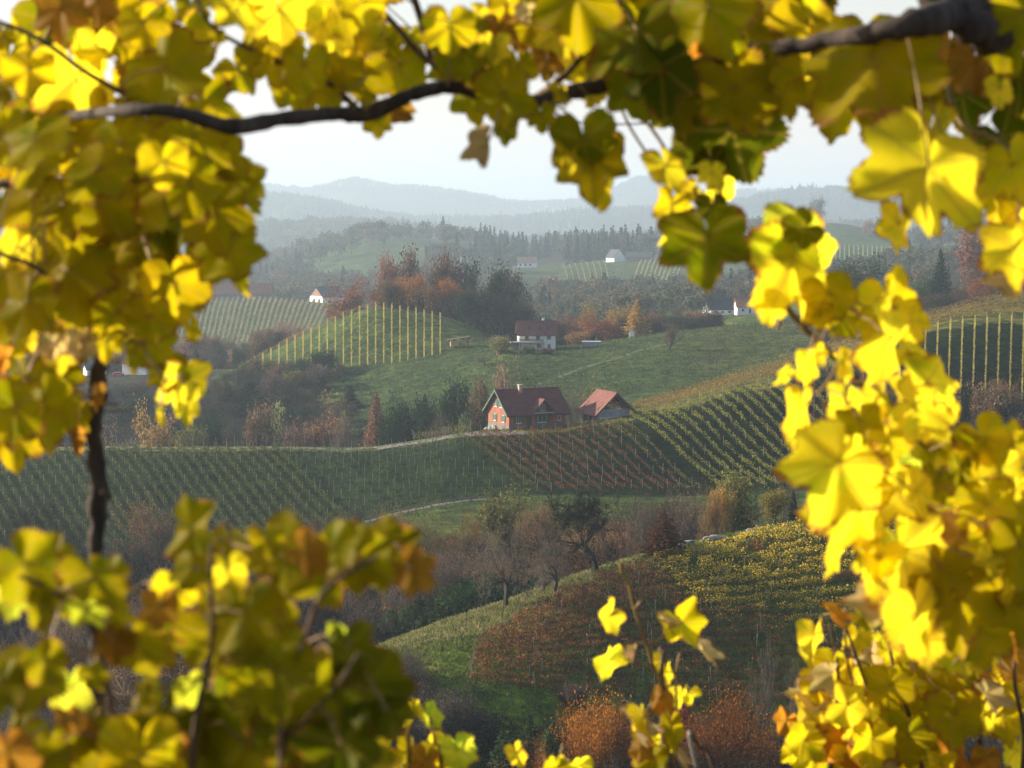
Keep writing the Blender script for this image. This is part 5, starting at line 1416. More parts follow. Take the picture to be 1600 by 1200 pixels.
# ------------------------------------------------------------------ grapevines framing the view
def leaf_material():
    m, n, out = newmat('vine_leaf')
    oi = N(n, 'ShaderNodeObjectInfo')
    uv = N(n, 'ShaderNodeUVMap'); uv.uv_map = 'UVMap'
    at = N(n, 'ShaderNodeAttribute', attribute_name='Col')      # r: distance to the margin 0..1, g: vein
    sep = N(n, 'ShaderNodeSeparateColor'); n.links.new(at.outputs['Color'], sep.inputs[0])
    mp = N(n, 'ShaderNodeVectorMath', operation='MULTIPLY_ADD')   # a different patch of noise on each leaf
    n.links.new(uv.outputs[0], mp.inputs[0]); mp.inputs[1].default_value = (1, 1, 1)
    cx = N(n, 'ShaderNodeCombineXYZ'); sc_ = N(n, 'ShaderNodeMath', operation='MULTIPLY'); sc_.inputs[1].default_value = 37.0
    n.links.new(oi.outputs['Random'], sc_.inputs[0]); n.links.new(sc_.outputs[0], cx.inputs[0]); n.links.new(cx.outputs[0], mp.inputs[2])
    # blotches: greener and browner
    t1 = N(n, 'ShaderNodeTexNoise'); t1.inputs['Scale'].default_value = 2.4; t1.inputs['Detail'].default_value = 5; n.links.new(mp.outputs[0], t1.inputs[0])
    g = N(n, 'ShaderNodeMapRange'); g.inputs[1].default_value = .45; g.inputs[2].default_value = .72; n.links.new(t1.outputs[0], g.inputs[0])
    gm = N(n, 'ShaderNodeMix', data_type='RGBA', blend_type='MULTIPLY'); n.links.new(g.outputs[0], gm.inputs[0])
    n.links.new(oi.outputs['Color'], gm.inputs[6]); gm.inputs[7].default_value = rgb(.62, .86, .7)
    # brown margin
    t2 = N(n, 'ShaderNodeTexNoise'); t2.inputs['Scale'].default_value = 3.5; t2.inputs['Detail'].default_value = 6; n.links.new(mp.outputs[0], t2.inputs[0])
    ad = N(n, 'ShaderNodeMath', operation='MULTIPLY_ADD'); ad.inputs[1].default_value = 1.25; n.links.new(t2.outputs[0], ad.inputs[0])
    n.links.new(sep.outputs[0], ad.inputs[2])
    ed = N(n, 'ShaderNodeMapRange'); ed.inputs[1].default_value = 1.44; ed.inputs[2].default_value = 1.66; n.links.new(ad.outputs[0], ed.inputs[0])
    em = N(n, 'ShaderNodeMix', data_type='RGBA', blend_type='MIX'); n.links.new(ed.outputs[0], em.inputs[0])
    n.links.new(gm.outputs[2], em.inputs[6]); em.inputs[7].default_value = rgb(.30, .13, .03)
    # veins
    vm = N(n, 'ShaderNodeMix', data_type='RGBA', blend_type='MIX'); 
    vf = N(n, 'ShaderNodeMath', operation='MULTIPLY'); vf.inputs[1].default_value = .5; n.links.new(sep.outputs[1], vf.inputs[0]); n.links.new(vf.outputs[0], vm.inputs[0])
    n.links.new(em.outputs[2], vm.inputs[6]); vm.inputs[7].default_value = rgb(.42, .30, .06)
    d = N(n, 'ShaderNodeBsdfDiffuse'); t = N(n, 'ShaderNodeBsdfTranslucent'); mx = N(n, 'ShaderNodeMixShader')
    gl = N(n, 'ShaderNodeBsdfGlossy'); gl.inputs['Roughness'].default_value = .45; gl.inputs['Color'].default_value = rgb(.8, .8, .8)
    fr = N(n, 'ShaderNodeLayerWeight'); fr.inputs[0].default_value = .25
    fm = N(n, 'ShaderNodeMath', operation='MULTIPLY'); fm.inputs[1].default_value = .02; n.links.new(fr.outputs['Facing'], fm.inputs[0])
    m2 = N(n, 'ShaderNodeMixShader'); n.links.new(fm.outputs[0], m2.inputs[0])
    bp = N(n, 'ShaderNodeBump'); bp.inputs['Strength'].default_value = .6; bp.inputs['Distance'].default_value = .004; n.links.new(t1.outputs[0], bp.inputs['Height'])
    for s_ in (d, t, gl): n.links.new(bp.outputs[0], s_.inputs['Normal'])
    n.links.new(vm.outputs[2], d.inputs[0])
    sat = N(n, 'ShaderNodeMix', data_type='RGBA', blend_type='MULTIPLY'); sat.inputs[0].default_value = 1; n.links.new(vm.outputs[2], sat.inputs[6]); sat.inputs[7].default_value = rgb(1.0, .97, .7)
    n.links.new(sat.outputs[2], t.inputs[0]); mx.inputs[0].default_value = .74
    n.links.new(d.outputs[0], mx.inputs[1]); n.links.new(t.outputs[0], mx.inputs[2])
    n.links.new(mx.outputs[0], m2.inputs[1]); n.links.new(gl.outputs[0], m2.inputs[2]); n.links.new(m2.outputs[0], out.inputs[0])
    return m
M_leaf = leaf_material()
M_cane = bark_mat('cane_bark', (0.11, 0.066, 0.036))
M_oldvine = bark_mat('old_vine_bark', (0.048, 0.033, 0.024))
M_shoot = simple('green_brown_shoot', (0.22, 0.14, 0.04), .7, 30, .3)
M_stalk = simple('leaf_stalk', (0.26, 0.15, 0.05), .6, 30, .25)

def leaf_mesh(seed, curl, fold, wave, lobes=1.0):
    """a five lobed toothed vine leaf, one unit across, hanging from its stalk joint at the origin (tip along -Z)"""
    rng = np.random.default_rng(seed)
    A = np.linspace(-180, 180, 105)[:-1]      # 0 = tip
    # outline control: angle -> radius
    ca = np.array([0, 8, 20, 31, 42, 57, 69, 88, 98, 118, 138, 160, 172, 180])
    cr_ = np.array([.66, .59, .54, .50-.08*lobes, .52, .60, .55, .49-.07*lobes, .49, .54, .50, .42, .30, .07])
    Rl = np.interp(np.abs(A), ca, cr_*(1+rng.normal(0, .04, 14)))
    Rr = np.interp(np.abs(A), ca, cr_*(1+rng.normal(0, .04, 14)))
    r = np.where(A < 0, Rl, Rr)
    teeth = np.abs(((np.arange(len(A))*.5+rng.uniform(0, 1)) % 1)-.5)*2
    r = r*(1+.15*(teeth-.5)+rng.normal(0, .02, len(A)))
    a = np.radians(A)
    rings = [0, .18, .38, .58, .78, .92, 1.0]
    V, C, UV = [(0, 0, 0)], [(0, 1, 0)], [(0, 0)]
    va = np.radians([0, 52, -52, 118, -118])
    for q in rings[1:]:
        rr = r*q if q > .7 else (r*q*.8+q*.42*.2)
        x = np.sin(a)*rr; z = -np.cos(a)*rr
        y = fold*np.abs(x)*1.0 - curl*(rr**2)*1.6*np.cos(a*1.0) + wave*np.sin(a*5+seed)*rr**2*1.3 + wave*.6*np.sin(a*3+seed*2)*rr
        y = y + .03*np.cos(a*5*1.0)*rr
        dv = np.min([np.abs(rr*np.sin(a-t))+(np.cos(a-t) < 0)*1 for t in va], axis=0)
        for i in range(len(a)):
            V.append((x[i], y[i], z[i])); C.append((q**2, max(0, 1-dv[i]/.03), 0)); UV.append((x[i]+5, z[i]+5))
    n = len(a); f = []
    for i in range(n): f.append((0, 1+i, 1+(i+1) % n, 1+(i+1) % n))
    tri = [(0, 1+i, 1+(i+1) % n) for i in range(n)]
    quads = [(1+k*n+i, 1+(k+1)*n+i, 1+(k+1)*n+(i+1) % n, 1+k*n+(i+1) % n) for k in range(len(rings)-2) for i in range(n)]
    me = bpy.data.meshes.new('leaf'); me.from_pydata(V, [], tri+quads)
    ca_ = me.color_attributes.new('Col', 'FLOAT_COLOR', 'POINT')
    cc = np.ones((len(V), 4), dtype=np.float32); cc[:, :3] = C; ca_.data.foreach_set('color', cc.ravel())
    l = me.uv_layers.new(name='UVMap'); vi = np.empty(len(me.loops), dtype=np.int32); me.loops.foreach_get('vertex_index', vi)
    l.data.foreach_set('uv', np.array(UV, dtype=np.float32)[vi].ravel())
    me.materials.append(M_leaf); me.polygons.foreach_set('use_smooth', [True]*len(me.polygons)); me.update()
    return me
LEAF = [leaf_mesh(1, .12, .10, .10), leaf_mesh(2, -.18, -.12, .14), leaf_mesh(3, .30, .16, .10, .6), leaf_mesh(4, -.10, .22, .16), leaf_mesh(5, .05, -.16, .20, 1.2), leaf_mesh(6, .42, .25, .12), leaf_mesh(7, -.34, .08, .12, .7), leaf_mesh(8, .16, -.05, .26, .4)]
HERO = [leaf_mesh(31, .28, .22, .20, 1.3), leaf_mesh(32, -.22, .30, .24, 1.1), leaf_mesh(33, .40, -.24, .22, 1.2)]
ROUNDISH = [leaf_mesh(21, .35, .25, .22, .1), leaf_mesh(22, -.25, -.2, .3, -.1), leaf_mesh(23, .1, .45, .24, .2), leaf_mesh(24, .5, -.3, .2, 0)]
CURLED = [leaf_mesh(11, .75, .75, .25, .5), leaf_mesh(12, -.6, 1.0, .3, .6), leaf_mesh(13, .9, -.7, .3, .5)]

LC = {'Y': (.92, .72, .030), 'O': (.47, .375, .005), 'G': (.24, .23, .006), 'D': (.11, .125, .006), 'B': (.42, .20, .03), 'P': (.60, .43, .23), 'R': (.60, .25, .03), 'Q': (.74, .56, .010), 'L': (.62, .66, .05), 'K': (.34, .285, .006), 'E': (.17, .175, .006)}  # K, E: O and G darkened, lower-left leaf shade put into the colour
rl_ = random.Random(21)

def W(px, py, Y): return Vector((X(px, Y), Y, zpy(Y, py)))

class Vine:
    def __init__(s, name, label, base, cat='grapevine'):
        s.root = tag(empty(name, base), label, cat); s.base = Vector(base); s.shoot_pts = []; s.n = 0
    def cane(s, pts, rad, name='cane', mat=None, n=9, jit=0.0):
        """pts: (px, py, Y) list; rad in photograph pixels at those points"""
        P = [Vector(p) for p in pts]
        rr = [r/F*P[i].y for i, r in enumerate(rad)] if hasattr(rad, '__len__') else [rad/F*p.y for p in P]
        # smooth the line
        Q, RR = [], []
        m = 6
        for i in range(len(P)-1):
            p0 = P[max(i-1, 0)]; p1 = P[i]; p2 = P[i+1]; p3 = P[min(i+2, len(P)-1)]
            for k in range(m):
                t = k/m
                q = .5*((2*p1)+(p2-p0)*t+(2*p0-5*p1+4*p2-p3)*t*t+(3*p1-p0-3*p2+p3)*t**3)
                r = rr[i]*(1-t)+rr[i+1]*t
                if jit: q = q+Vector((rl_.gauss(0, 1), rl_.gauss(0, 1), rl_.gauss(0, 1)))*r*jit*.35; r *= rl_.uniform(1-jit*.5, 1+jit*.7)
                Q.append(q); RR.append(r)
        Q.append(P[-1]); RR.append(rr[-1])
        s.shoot_pts += Q
        MB().tube([q-s.base for q in Q], RR, n).obj(name, mat or M_shoot, s.root, smooth=True)
    pool = None
    def leaf(s, px, py, size, rot, code, Y, narrow=1.0, yaw=None, tilt=None, curled=False, mesh=None, stalk=True):
        c = LC[code[0]]
        j = rl_.uniform(.88, 1.1); c = (min(c[0]*j, .95), min(c[1]*j*rl_.uniform(.95, 1.05), .9), c[2]*j)
        bright = code[0] in 'YPRL'
        if yaw is None: yaw = rl_.uniform(12, 48) if bright else (rl_.uniform(-32, 2) if code[0] != 'Q' else rl_.uniform(-12, 25))
        if tilt is None: tilt = rl_.uniform(-28, 22)
        curled = curled or (code[0] == 'P') or 'c' in code
        if mesh is None and size > 130 and not curled: mesh = rl_.choice(HERO)
        me = mesh if mesh is not None else (rl_.choice(CURLED) if curled else rl_.choice(s.pool or LEAF))
        sz = size/F*Y/1.0
        th = R(rot)
        tip = Vector((math.sin(th), 0, -math.cos(th)))
        Y2 = Y+rl_.uniform(-.04, .04)
        o_ = W(px, py, Y2)-tip*sz*.13
        q = link('leaf', me, s.root, loc=o_-s.base, scale=(sz*narrow, sz, sz), color=c)
        q.rotation_mode = 'QUATERNION'
        q.rotation_quaternion = (Matrix.Rotation(R(yaw), 3, 'Z') @ Matrix.Rotation(R(tilt), 3, 'X') @ Matrix.Rotation(-th, 3, 'Y')).to_quaternion()
        s.n += 1
        if stalk and s.shoot_pts:
            near = min(s.shoot_pts, key=lambda p: (p-o_).length_squared)
            d = near-o_; d.y = abs(d.y)*.5+.012; L_ = d.length
            if L_ > .004:
                if L_ > .16: d = d*(.16/L_)
                mid = o_+d*.5+Vector((0, rl_.uniform(-.01, .02), rl_.uniform(-.004, .02)))
                k = link('leaf_stalk', MB().tube([Vector(), mid-o_, d], [.0014, .0011, .0014], 5).mesh('leaf_stalk', M_stalk), s.root, loc=o_-s.base)
                k.parent = q; k.matrix_parent_inverse = Matrix.Identity(4); bpy.context.view_layer.update() if False else None
                # place the stalk in world terms
                k.matrix_basis = Matrix.LocRotScale(q.location, q.rotation_quaternion, q.scale).inverted() @ Matrix.Translation(o_-s.base)
    def leaves(s, text, Y, dy=.12):
        for row in text.strip().splitlines():
            for it in row.split(';'):
                a = it.split()
                if not a: continue
                px, py, size, rot = map(float, a[:4])
                nar = float(a[5]) if len(a) > 5 else 1.0
                yy = (float(a[6]) if len(a) > 6 else 0)+Y+rl_.uniform(-dy, dy)
                s.leaf(px, py, size*0.92, rot, a[4], yy, nar)
    def fill(s, poly_boxes, codes, size, Y, dy=.15):
        for x0, x1, y0, y1, n in poly_boxes:
            for i in range(n):
                s.leaf(rl_.uniform(x0, x1), rl_.uniform(y0, y1), rl_.uniform(*size), rl_.gauss(0, 45), rl_.choice(codes), Y+rl_.uniform(-dy, dy))

# gnarled vine standing at the left
A = Vine('left_grapevine', 'old grapevine whose thin dark trunk and leaves fill the left edge', (X(150, 2.5), 2.5, zz(0, 2.5)))
A.cane([W(150, 1300, 2.5), W(152, 1100, 2.5), W(150, 895, 2.5), W(151, 830, 2.5), W(155, 765, 2.5), W(147, 690, 2.5), W(150, 640, 2.5), W(156, 570, 2.5), W(163, 500, 2.52), W(180, 380, 2.55), W(210, 300, 2.58), W(260, 240, 2.6), W(335, 192, 2.6)],
       [13, 13, 11.5, 12, 15, 12, 13, 13, 13, 12, 13, 13, 15], 'trunk', M_oldvine, 10, .28)
A.cane([W(150, 645, 2.5), W(138, 640, 2.48), W(128, 632, 2.47)], [7, 6, 3], 'spur', M_oldvine)
A.cane([W(152, 640, 2.5), W(162, 628, 2.47), W(167, 612, 2.46)], [7, 5, 3], 'spur', M_oldvine)
A.cane([W(154, 768, 2.5), W(166, 770, 2.48), W(171, 778, 2.47)], [7, 6, 4], 'spur', M_oldvine)
A.cane([W(-60, 300, 2.55), W(0, 287, 2.5), W(70, 292, 2.5), W(140, 285, 2.52), W(215, 298, 2.56)], [6, 7, 8, 7, 6], 'cane', M_cane)
A.cane([W(160, 510, 2.45), W(110, 470, 2.4), W(60, 420, 2.35), W(10, 400, 2.3), W(-30, 380, 2.3)], [6, 5, 4, 4, 3], 'cane', M_cane)
A.cane([W(200, 310, 2.5), W(235, 400, 2.4), W(240, 470, 2.38), W(225, 540, 2.36), W(262, 600, 2.35)], [5, 4, 4, 3, 2], 'shoot')
A.cane([W(90, 450, 2.4), W(70, 530, 2.38), W(40, 600, 2.36), W(60, 660, 2.36)], [5, 4, 3, 2], 'shoot')
A.cane([W(220, 300, 2.5), W(290, 250, 2.42), W(340, 300, 2.4), W(365, 380, 2.38)], [5, 4, 3, 2], 'shoot')
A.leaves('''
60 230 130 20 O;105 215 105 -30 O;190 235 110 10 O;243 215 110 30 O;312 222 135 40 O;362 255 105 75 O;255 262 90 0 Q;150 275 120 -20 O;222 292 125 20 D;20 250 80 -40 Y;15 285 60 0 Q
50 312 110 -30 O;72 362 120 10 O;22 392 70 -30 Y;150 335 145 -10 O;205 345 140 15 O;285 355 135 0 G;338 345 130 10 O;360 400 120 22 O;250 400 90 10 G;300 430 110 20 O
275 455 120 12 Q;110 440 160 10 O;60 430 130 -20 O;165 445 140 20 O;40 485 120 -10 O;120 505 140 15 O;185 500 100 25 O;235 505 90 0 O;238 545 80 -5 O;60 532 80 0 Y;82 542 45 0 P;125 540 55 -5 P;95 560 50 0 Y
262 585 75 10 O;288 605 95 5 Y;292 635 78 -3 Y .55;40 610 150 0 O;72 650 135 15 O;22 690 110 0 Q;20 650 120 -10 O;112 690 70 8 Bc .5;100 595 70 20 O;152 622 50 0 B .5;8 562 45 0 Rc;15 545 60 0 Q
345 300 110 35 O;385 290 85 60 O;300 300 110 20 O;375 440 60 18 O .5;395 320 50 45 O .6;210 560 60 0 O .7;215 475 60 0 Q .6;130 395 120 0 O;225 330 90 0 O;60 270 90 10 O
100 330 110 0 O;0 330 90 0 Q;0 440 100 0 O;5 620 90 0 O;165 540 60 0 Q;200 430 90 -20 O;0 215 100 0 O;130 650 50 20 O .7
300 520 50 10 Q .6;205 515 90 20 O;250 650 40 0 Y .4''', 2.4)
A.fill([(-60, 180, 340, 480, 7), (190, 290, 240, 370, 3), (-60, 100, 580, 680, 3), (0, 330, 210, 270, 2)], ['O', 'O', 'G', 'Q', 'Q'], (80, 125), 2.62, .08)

# the arm that runs along the top
Bv = Vine('overhead_grapevine', 'old vine arm running along the top of the view with dense yellow leaves', (X(1620, 2.85), 2.85, zz(1.0, 2.85)))
Bv.cane([W(1760, 1500, 2.95), W(1740, 900, 2.95), W(1700, 400, 2.9), W(1660, 120, 2.88), W(1600, 45, 2.86), W(1530, 20, 2.5), W(1460, 30, 2.36), W(1390, 46, 2.34), W(1300, 62, 2.4), W(1210, 78, 2.44), W(1130, 85, 2.5), W(1040, 110, 2.58), W(960, 128, 2.6), W(880, 148, 2.55), W(820, 162, 2.5), W(760, 148, 2.52), W(700, 136, 2.5), W(640, 150, 2.5), W(570, 178, 2.5), W(520, 178, 2.45), W(440, 186, 2.4), W(360, 198, 2.3), W(280, 176, 2.26), W(200, 172, 2.28), W(120, 180, 2.45), W(0, 190, 2.6), W(-90, 185, 2.6)],
        [30, 28, 26, 26, 27, 30, 26, 17, 14, 13, 13, 13, 12, 13, 12, 12, 11, 11, 14, 11, 12, 13, 10, 9, 8, 8, 8], 'vine_arm', M_oldvine, 10, .18)
Bv.cane([W(1600, 40, 2.7), W(1545, 52, 2.45), W(1500, 28, 2.4), W(1460, 0, 2.4), W(1420, -60, 2.4)], [24, 30, 28, 22, 12], 'old_wood', M_oldvine, 9, .25)
Bv.cane([W(560, -20, 2.55), W(618, 40, 2.56), W(660, 88, 2.58), W(720, 130, 2.6), W(768, 160, 2.62)], [5, 5, 4.5, 4.5, 6], 'cane', M_cane)
Bv.cane([W(640, -20, 2.58), W(656, 25, 2.6), W(668, 72, 2.62), W(680, 110, 2.64), W(700, 136, 2.66)], [6, 6, 5, 5, 6], 'cane', M_cane)
Bv.cane([W(830, 160, 2.68), W(880, 120, 2.6), W(925, 70, 2.55), W(960, 20, 2.5), W(980, -40, 2.5)], [9, 5, 4, 4, 3], 'cane', M_cane)
Bv.cane([W(-40, 20, 2.4), W(60, 60, 2.38), W(130, 110, 2.4), W(200, 150, 2.5), W(240, 172, 2.58)], [3, 4, 4, 5, 6], 'cane', M_cane)
Bv.cane([W(300, -30, 2.45), W(330, 40, 2.45), W(420, 90, 2.5), W(500, 120, 2.52), W(560, 172, 2.6)], [3, 3, 4, 4, 6], 'cane', M_cane)
Bv.cane([W(1100, -30, 2.5), W(1140, 30, 2.55), W(1190, 60, 2.65), W(1240, 74, 2.75)], [3, 4, 5, 8], 'cane', M_cane)
Bv.cane([W(1500, 40, 2.75), W(1480, 110, 2.65), W(1500, 190, 2.6), W(1560, 220, 2.58), W(1600, 260, 2.58)], [8, 5, 4, 3.5, 3], 'shoot')
Bv.cane([W(1300, 62, 2.8), W(1340, 100, 2.6), W(1370, 130, 2.55)], [8, 5, 4], 'shoot')
Bv.cane([W(1540, 205, 2.6), W(1505, 230, 2.6), W(1478, 240, 2.62)], [2.5, 2.3, 2], 'shoot', M_stalk)
Bv.leaves('''
122 140 150 10 Y;38 168 175 -20 O;8 105 95 -20 Q;42 52 88 0 Q .6;98 22 110 0 B;190 32 110 20 Q;148 78 78 0 Y;238 75 140 30 O;272 118 170 55 O;330 165 110 62 O;305 62 85 40 Q;225 10 90 0 Q;150 10 80 0 B;120 185 110 0 O;45 120 90 0 Q;5 60 50 0 O;200 130 60 0 Q;60 205 110 0 O;200 185 70 0 O
225 45 90 20 Q;285 95 80 30 Q;300 20 60 0 O;340 60 30 0 O;20 220 100 0 O;262 150 80 10 O;0 160 120 0 O;130 60 70 0 Q;170 60 60 30 O
372 25 85 5 Y;377 118 78 30 O;437 28 125 5 Y;402 60 60 0 Y;530 18 110 20 Q;568 12 80 0 Q;470 10 80 -20 Y;430 98 92 10 O;462 72 50 0 Y;472 112 100 -15 O;512 92 85 20 Y;548 82 80 0 Q;566 62 110 60 Q;505 140 105 30 O;462 142 84 20 O;572 128 88 0 O;622 115 110 -10 O;604 180 88 12 Bc;590 195 50 0 Q;642 62 50 0 Q
505 45 70 0 Y;548 110 70 30 Q;610 70 60 40 O;420 75 60 0 Q;390 90 50 0 O
702 52 95 0 Q;728 88 112 20 G;690 72 52 0 Y;772 78 62 0 Y;740 50 60 60 O;752 28 55 40 Y;792 14 76 0 Q;736 158 96 0 O;786 158 110 -8 O;770 120 70 0 Q;765 228 70 6 Pc .6;700 110 70 0 O;790 205 60 -10 G .7;810 110 70 0 O;780 50 60 0 B
832 30 115 0 Q;872 62 85 0 Y;825 22 40 0 P;862 50 90 20 Q;902 12 150 0 O;1000 68 190 12 G;925 120 120 -15 Q;876 150 55 0 Y .6;1032 122 140 0 D;990 150 105 10 G;960 30 150 0 O;1072 42 60 0 R .6;1092 80 34 0 R;1112 28 160 20 O;1156 42 130 -10 O;1122 102 115 10 O;1185 62 140 0 Q;1150 155 140 15 O;1192 165 90 20 O .7
845 185 55 0 O;1132 222 190 -35 D 1 -.08;1072 242 78 -80 D;1115 262 80 15 D .7;1060 170 110 10 G;930 60 110 0 Q;810 60 60 0 B;855 100 60 0 B;1040 20 120 0 G;1080 140 100 0 G;890 95 70 0 Q
915 232 120 10 G;928 268 150 4 Q .8 -.08;940 300 72 0 Q .6;898 262 60 8 Y .5;950 235 66 10 B .6
1232 20 110 0 O;1272 50 140 20 Q;1218 45 90 0 O;1246 112 82 0 Y;1228 150 90 10 O .8;1212 110 90 0 O;1372 120 245 15 O 1 -.15;1320 155 150 -20 O;1400 175 150 30 O;1355 80 120 0 O;1300 60 90 0 Q;1430 130 110 60 O
1505 160 118 10 D .9;1575 222 105 45 D;1578 45 150 -10 O;1592 130 100 0 D;1502 98 40 20 Y;1562 145 58 -10 Y;1485 80 80 0 Bc;1528 105 95 10 Bc;1600 30 120 0 O;1540 60 90 0 O;1595 180 60 0 Q
1442 285 232 -18 Y 1 -.2;1452 235 150 10 Y 1 -.1;1400 360 90 -20 Y .8 -.15;1505 330 90 25 Y .7 -.1
1572 300 150 0 Q;1585 270 110 20 Q;1585 400 110 5 Y;1590 340 100 0 Y;1600 440 80 0 P''', 2.55)
Bv.fill([(80, 250, -40, 40, 5), (350, 640, -50, -10, 5), (780, 1260, -50, 40, 12), (1250, 1330, -50, 0, 2), (1500, 1640, -50, 40, 5)], ['O', 'Q', 'O', 'Y', 'G'], (80, 130), 2.68, .1)
Bv.fill([(980, 1220, 20, 120, 6), (0, 120, 120, 190, 4)], ['O', 'Q', 'O'], (70, 110), 2.72, .05)

# trellis wire
wv = Vine('trellis_wire', 'thin grey trellis wire crossing the sky behind the leaves', W(975, 193, 2.9), 'wire')
wv.cane([W(862, 150, 2.70), W(900, 188, 2.9), W(940, 194, 2.95), W(1010, 193, 2.95), W(1090, 190, 2.95), W(1180, 82, 2.82)], 1.6, 'strand', simple('galvanised_wire', (.35, .35, .36), .4, 4, .1, metal=.8), 6)

# right hand shoot
Cv = Vine('right_grapevine', 'young vine shoot hanging diagonally down the right side with glowing yellow leaves', (X(1640, 2.7), 2.7, zz(.8, 2.7)))
Cv.cane([W(962, 150, 2.7), W(985, 200, 2.68), W(1012, 242, 2.66)], [2.5, 2.4, 2.2], 'shoot', M_cane)
Cv.cane([W(1005, 185, 2.68), W(1030, 218, 2.66), W(1060, 265, 2.64), W(1090, 305, 2.62), W(1125, 350, 2.6), W(1160, 400, 2.6), W(1205, 450, 2.6), W(1250, 505, 2.6), W(1300, 555, 2.62), W(1345, 600, 2.64), W(1400, 645, 2.66), W(1470, 728, 2.7), W(1530, 800, 2.72), W(1590, 880, 2.74), W(1625, 980, 2.76), W(1650, 1400, 2.8)],
        [2.5, 2.8, 3, 3.2, 3.4, 4, 4.6, 5.2, 5.5, 5.5, 5.5, 6, 7, 8, 10, 12], 'shoot', M_cane, 8, .1)
Cv.cane([W(1310, 560, 2.62), W(1298, 590, 2.6), W(1275, 618, 2.6)], [2.5, 2.2, 2], 'shoot', M_stalk)
Cv.cane([W(1255, 508, 2.6), W(1300, 500, 2.58), W(1330, 470, 2.58), W(1375, 500, 2.6)], [2.6, 2.4, 2.2, 2], 'shoot', M_stalk)
Cv.cane([W(1215, 512, 2.6), W(1222, 480, 2.6), W(1228, 470, 2.6)], [4, 3, 2], 'tendril', M_stalk)
Cv.cane([W(1470, 728, 2.7), W(1420, 800, 2.66), W(1410, 880, 2.66), W(1440, 960, 2.68)], [3, 3, 2.6, 2], 'shoot')
Cv.cane([W(1530, 800, 2.72), W(1500, 880, 2.74), W(1530, 960, 2.74), W(1490, 1040, 2.76)], [4, 3, 2.6, 2], 'shoot')
Cv.cane([W(1345, 600, 2.64), W(1330, 690, 2.62), W(1320, 780, 2.62)], [3, 2.6, 2], 'shoot')
Cv.leaves('''
1042 270 95 8 Y .7;1048 330 80 -10 Q .8;1055 348 84 -25 Y .7;1132 300 92 10 Y;1112 275 50 0 Y;1085 300 50 30 Y .6;1104 390 152 3 G 1 -.08;1112 330 60 0 D
1242 385 130 -10 L 1 -.1;1248 362 70 -60 G;1245 425 185 15 Y 1 -.12;1215 450 120 -30 Y;1292 400 70 60 Y;1205 480 66 -10 Y;1298 468 92 20 O;1318 505 70 25 O;1280 495 50 0 Q
1392 480 120 25 Q;1405 540 150 60 Y 1 -.1;1428 500 82 80 Y;1362 512 62 -20 Q;1425 550 66 60 Y;1368 555 60 -40 Y
1264 578 72 10 Y .65;1225 588 44 -50 Y .6;1318 574 62 20 Y .8;1278 556 40 30 Y;1462 600 112 80 Y;1420 612 70 20 Y
1252 655 118 8 Y .6;1250 690 76 0 Y .8;1322 640 88 -10 Y;1345 665 76 10 O;1372 628 60 20 Y;1440 642 104 60 Y;1462 665 74 40 Y;1490 640 50 60 Y;1395 660 60 0 Y
1302 742 180 -25 Y 1 -.12;1335 810 165 -12 Y 1 -.06;1305 870 90 -25 Y .55;1340 740 100 0 Y;1392 700 96 20 Q;1425 722 74 0 L;1470 705 80 40 O;1540 695 96 30 Q;1500 740 64 0 G .6;1572 742 100 60 Y;1520 720 90 -20 Q;1590 700 80 60 Q
1395 772 120 60 Y;1440 770 80 70 Y;1455 800 105 0 Q;1545 800 110 10 Q;1510 790 60 0 Y;1412 880 180 20 Y 1 -.1;1432 820 70 160 Y .5;1392 920 120 -5 Y;1372 880 90 -10 Y;1582 810 110 0 O;1500 850 110 0 B
1522 872 78 -10 Y;1550 880 60 50 Y;1562 905 130 0 O;1592 865 120 0 O;1390 945 90 0 P;1432 975 130 10 Y;1445 1010 80 0 Y;1502 950 150 0 O;1530 1000 120 0 O;1470 900 110 0 O;1480 850 80 0 O;1600 960 100 0 O;1350 830 80 -10 Y;1360 770 90 0 Y;1470 960 60 0 Y .6;1590 770 60 0 Y
1420 900 100 0 Y;1545 840 70 0 Q;1585 930 70 0 Y .7;1345 705 70 10 Y;1465 760 70 0 O''', 2.62)
Cv.fill([(1480, 1640, 860, 1010, 5)], ['O', 'O', 'Q', 'B', 'Y'], (80, 120), 2.84, .06)

# curled leaves at the lower right, a little further away
Dv = Vine('lower_right_grapevine', 'vine with curled drying yellow leaves at the lower right', (X(1400, 3.9), 3.9, zz(.8, 3.9)))
for xs in ([1290, 1300, 1310, 1297], [1395, 1380, 1350, 1320], [1440, 1430, 1400, 1385], [1540, 1530, 1515, 1500], [1590, 1600, 1585, 1590]):
    Dv.cane([W(xs[0], 1500, 3.9), W(xs[0]+5, 1260, 3.9), W(xs[1], 1150, 3.9), W(xs[2], 1060, 3.88), W(xs[3], 975, 3.86)], [6, 5, 4, 3, 2], 'cane', M_cane)
Dv.cane([W(1320, 950, 3.86), W(1322, 1010, 3.86), W(1330, 1060, 3.88), W(1345, 1100, 3.9), W(1365, 1150, 3.9)], [2, 2, 2.2, 2.4, 3], 'shoot')
Dv.cane([W(1290, 1000, 3.86), W(1320, 1020, 3.86), W(1360, 1040, 3.87)], [1.8, 2, 2], 'shoot', M_stalk)
Dv.pool = ROUNDISH+[LEAF[2], LEAF[7]]
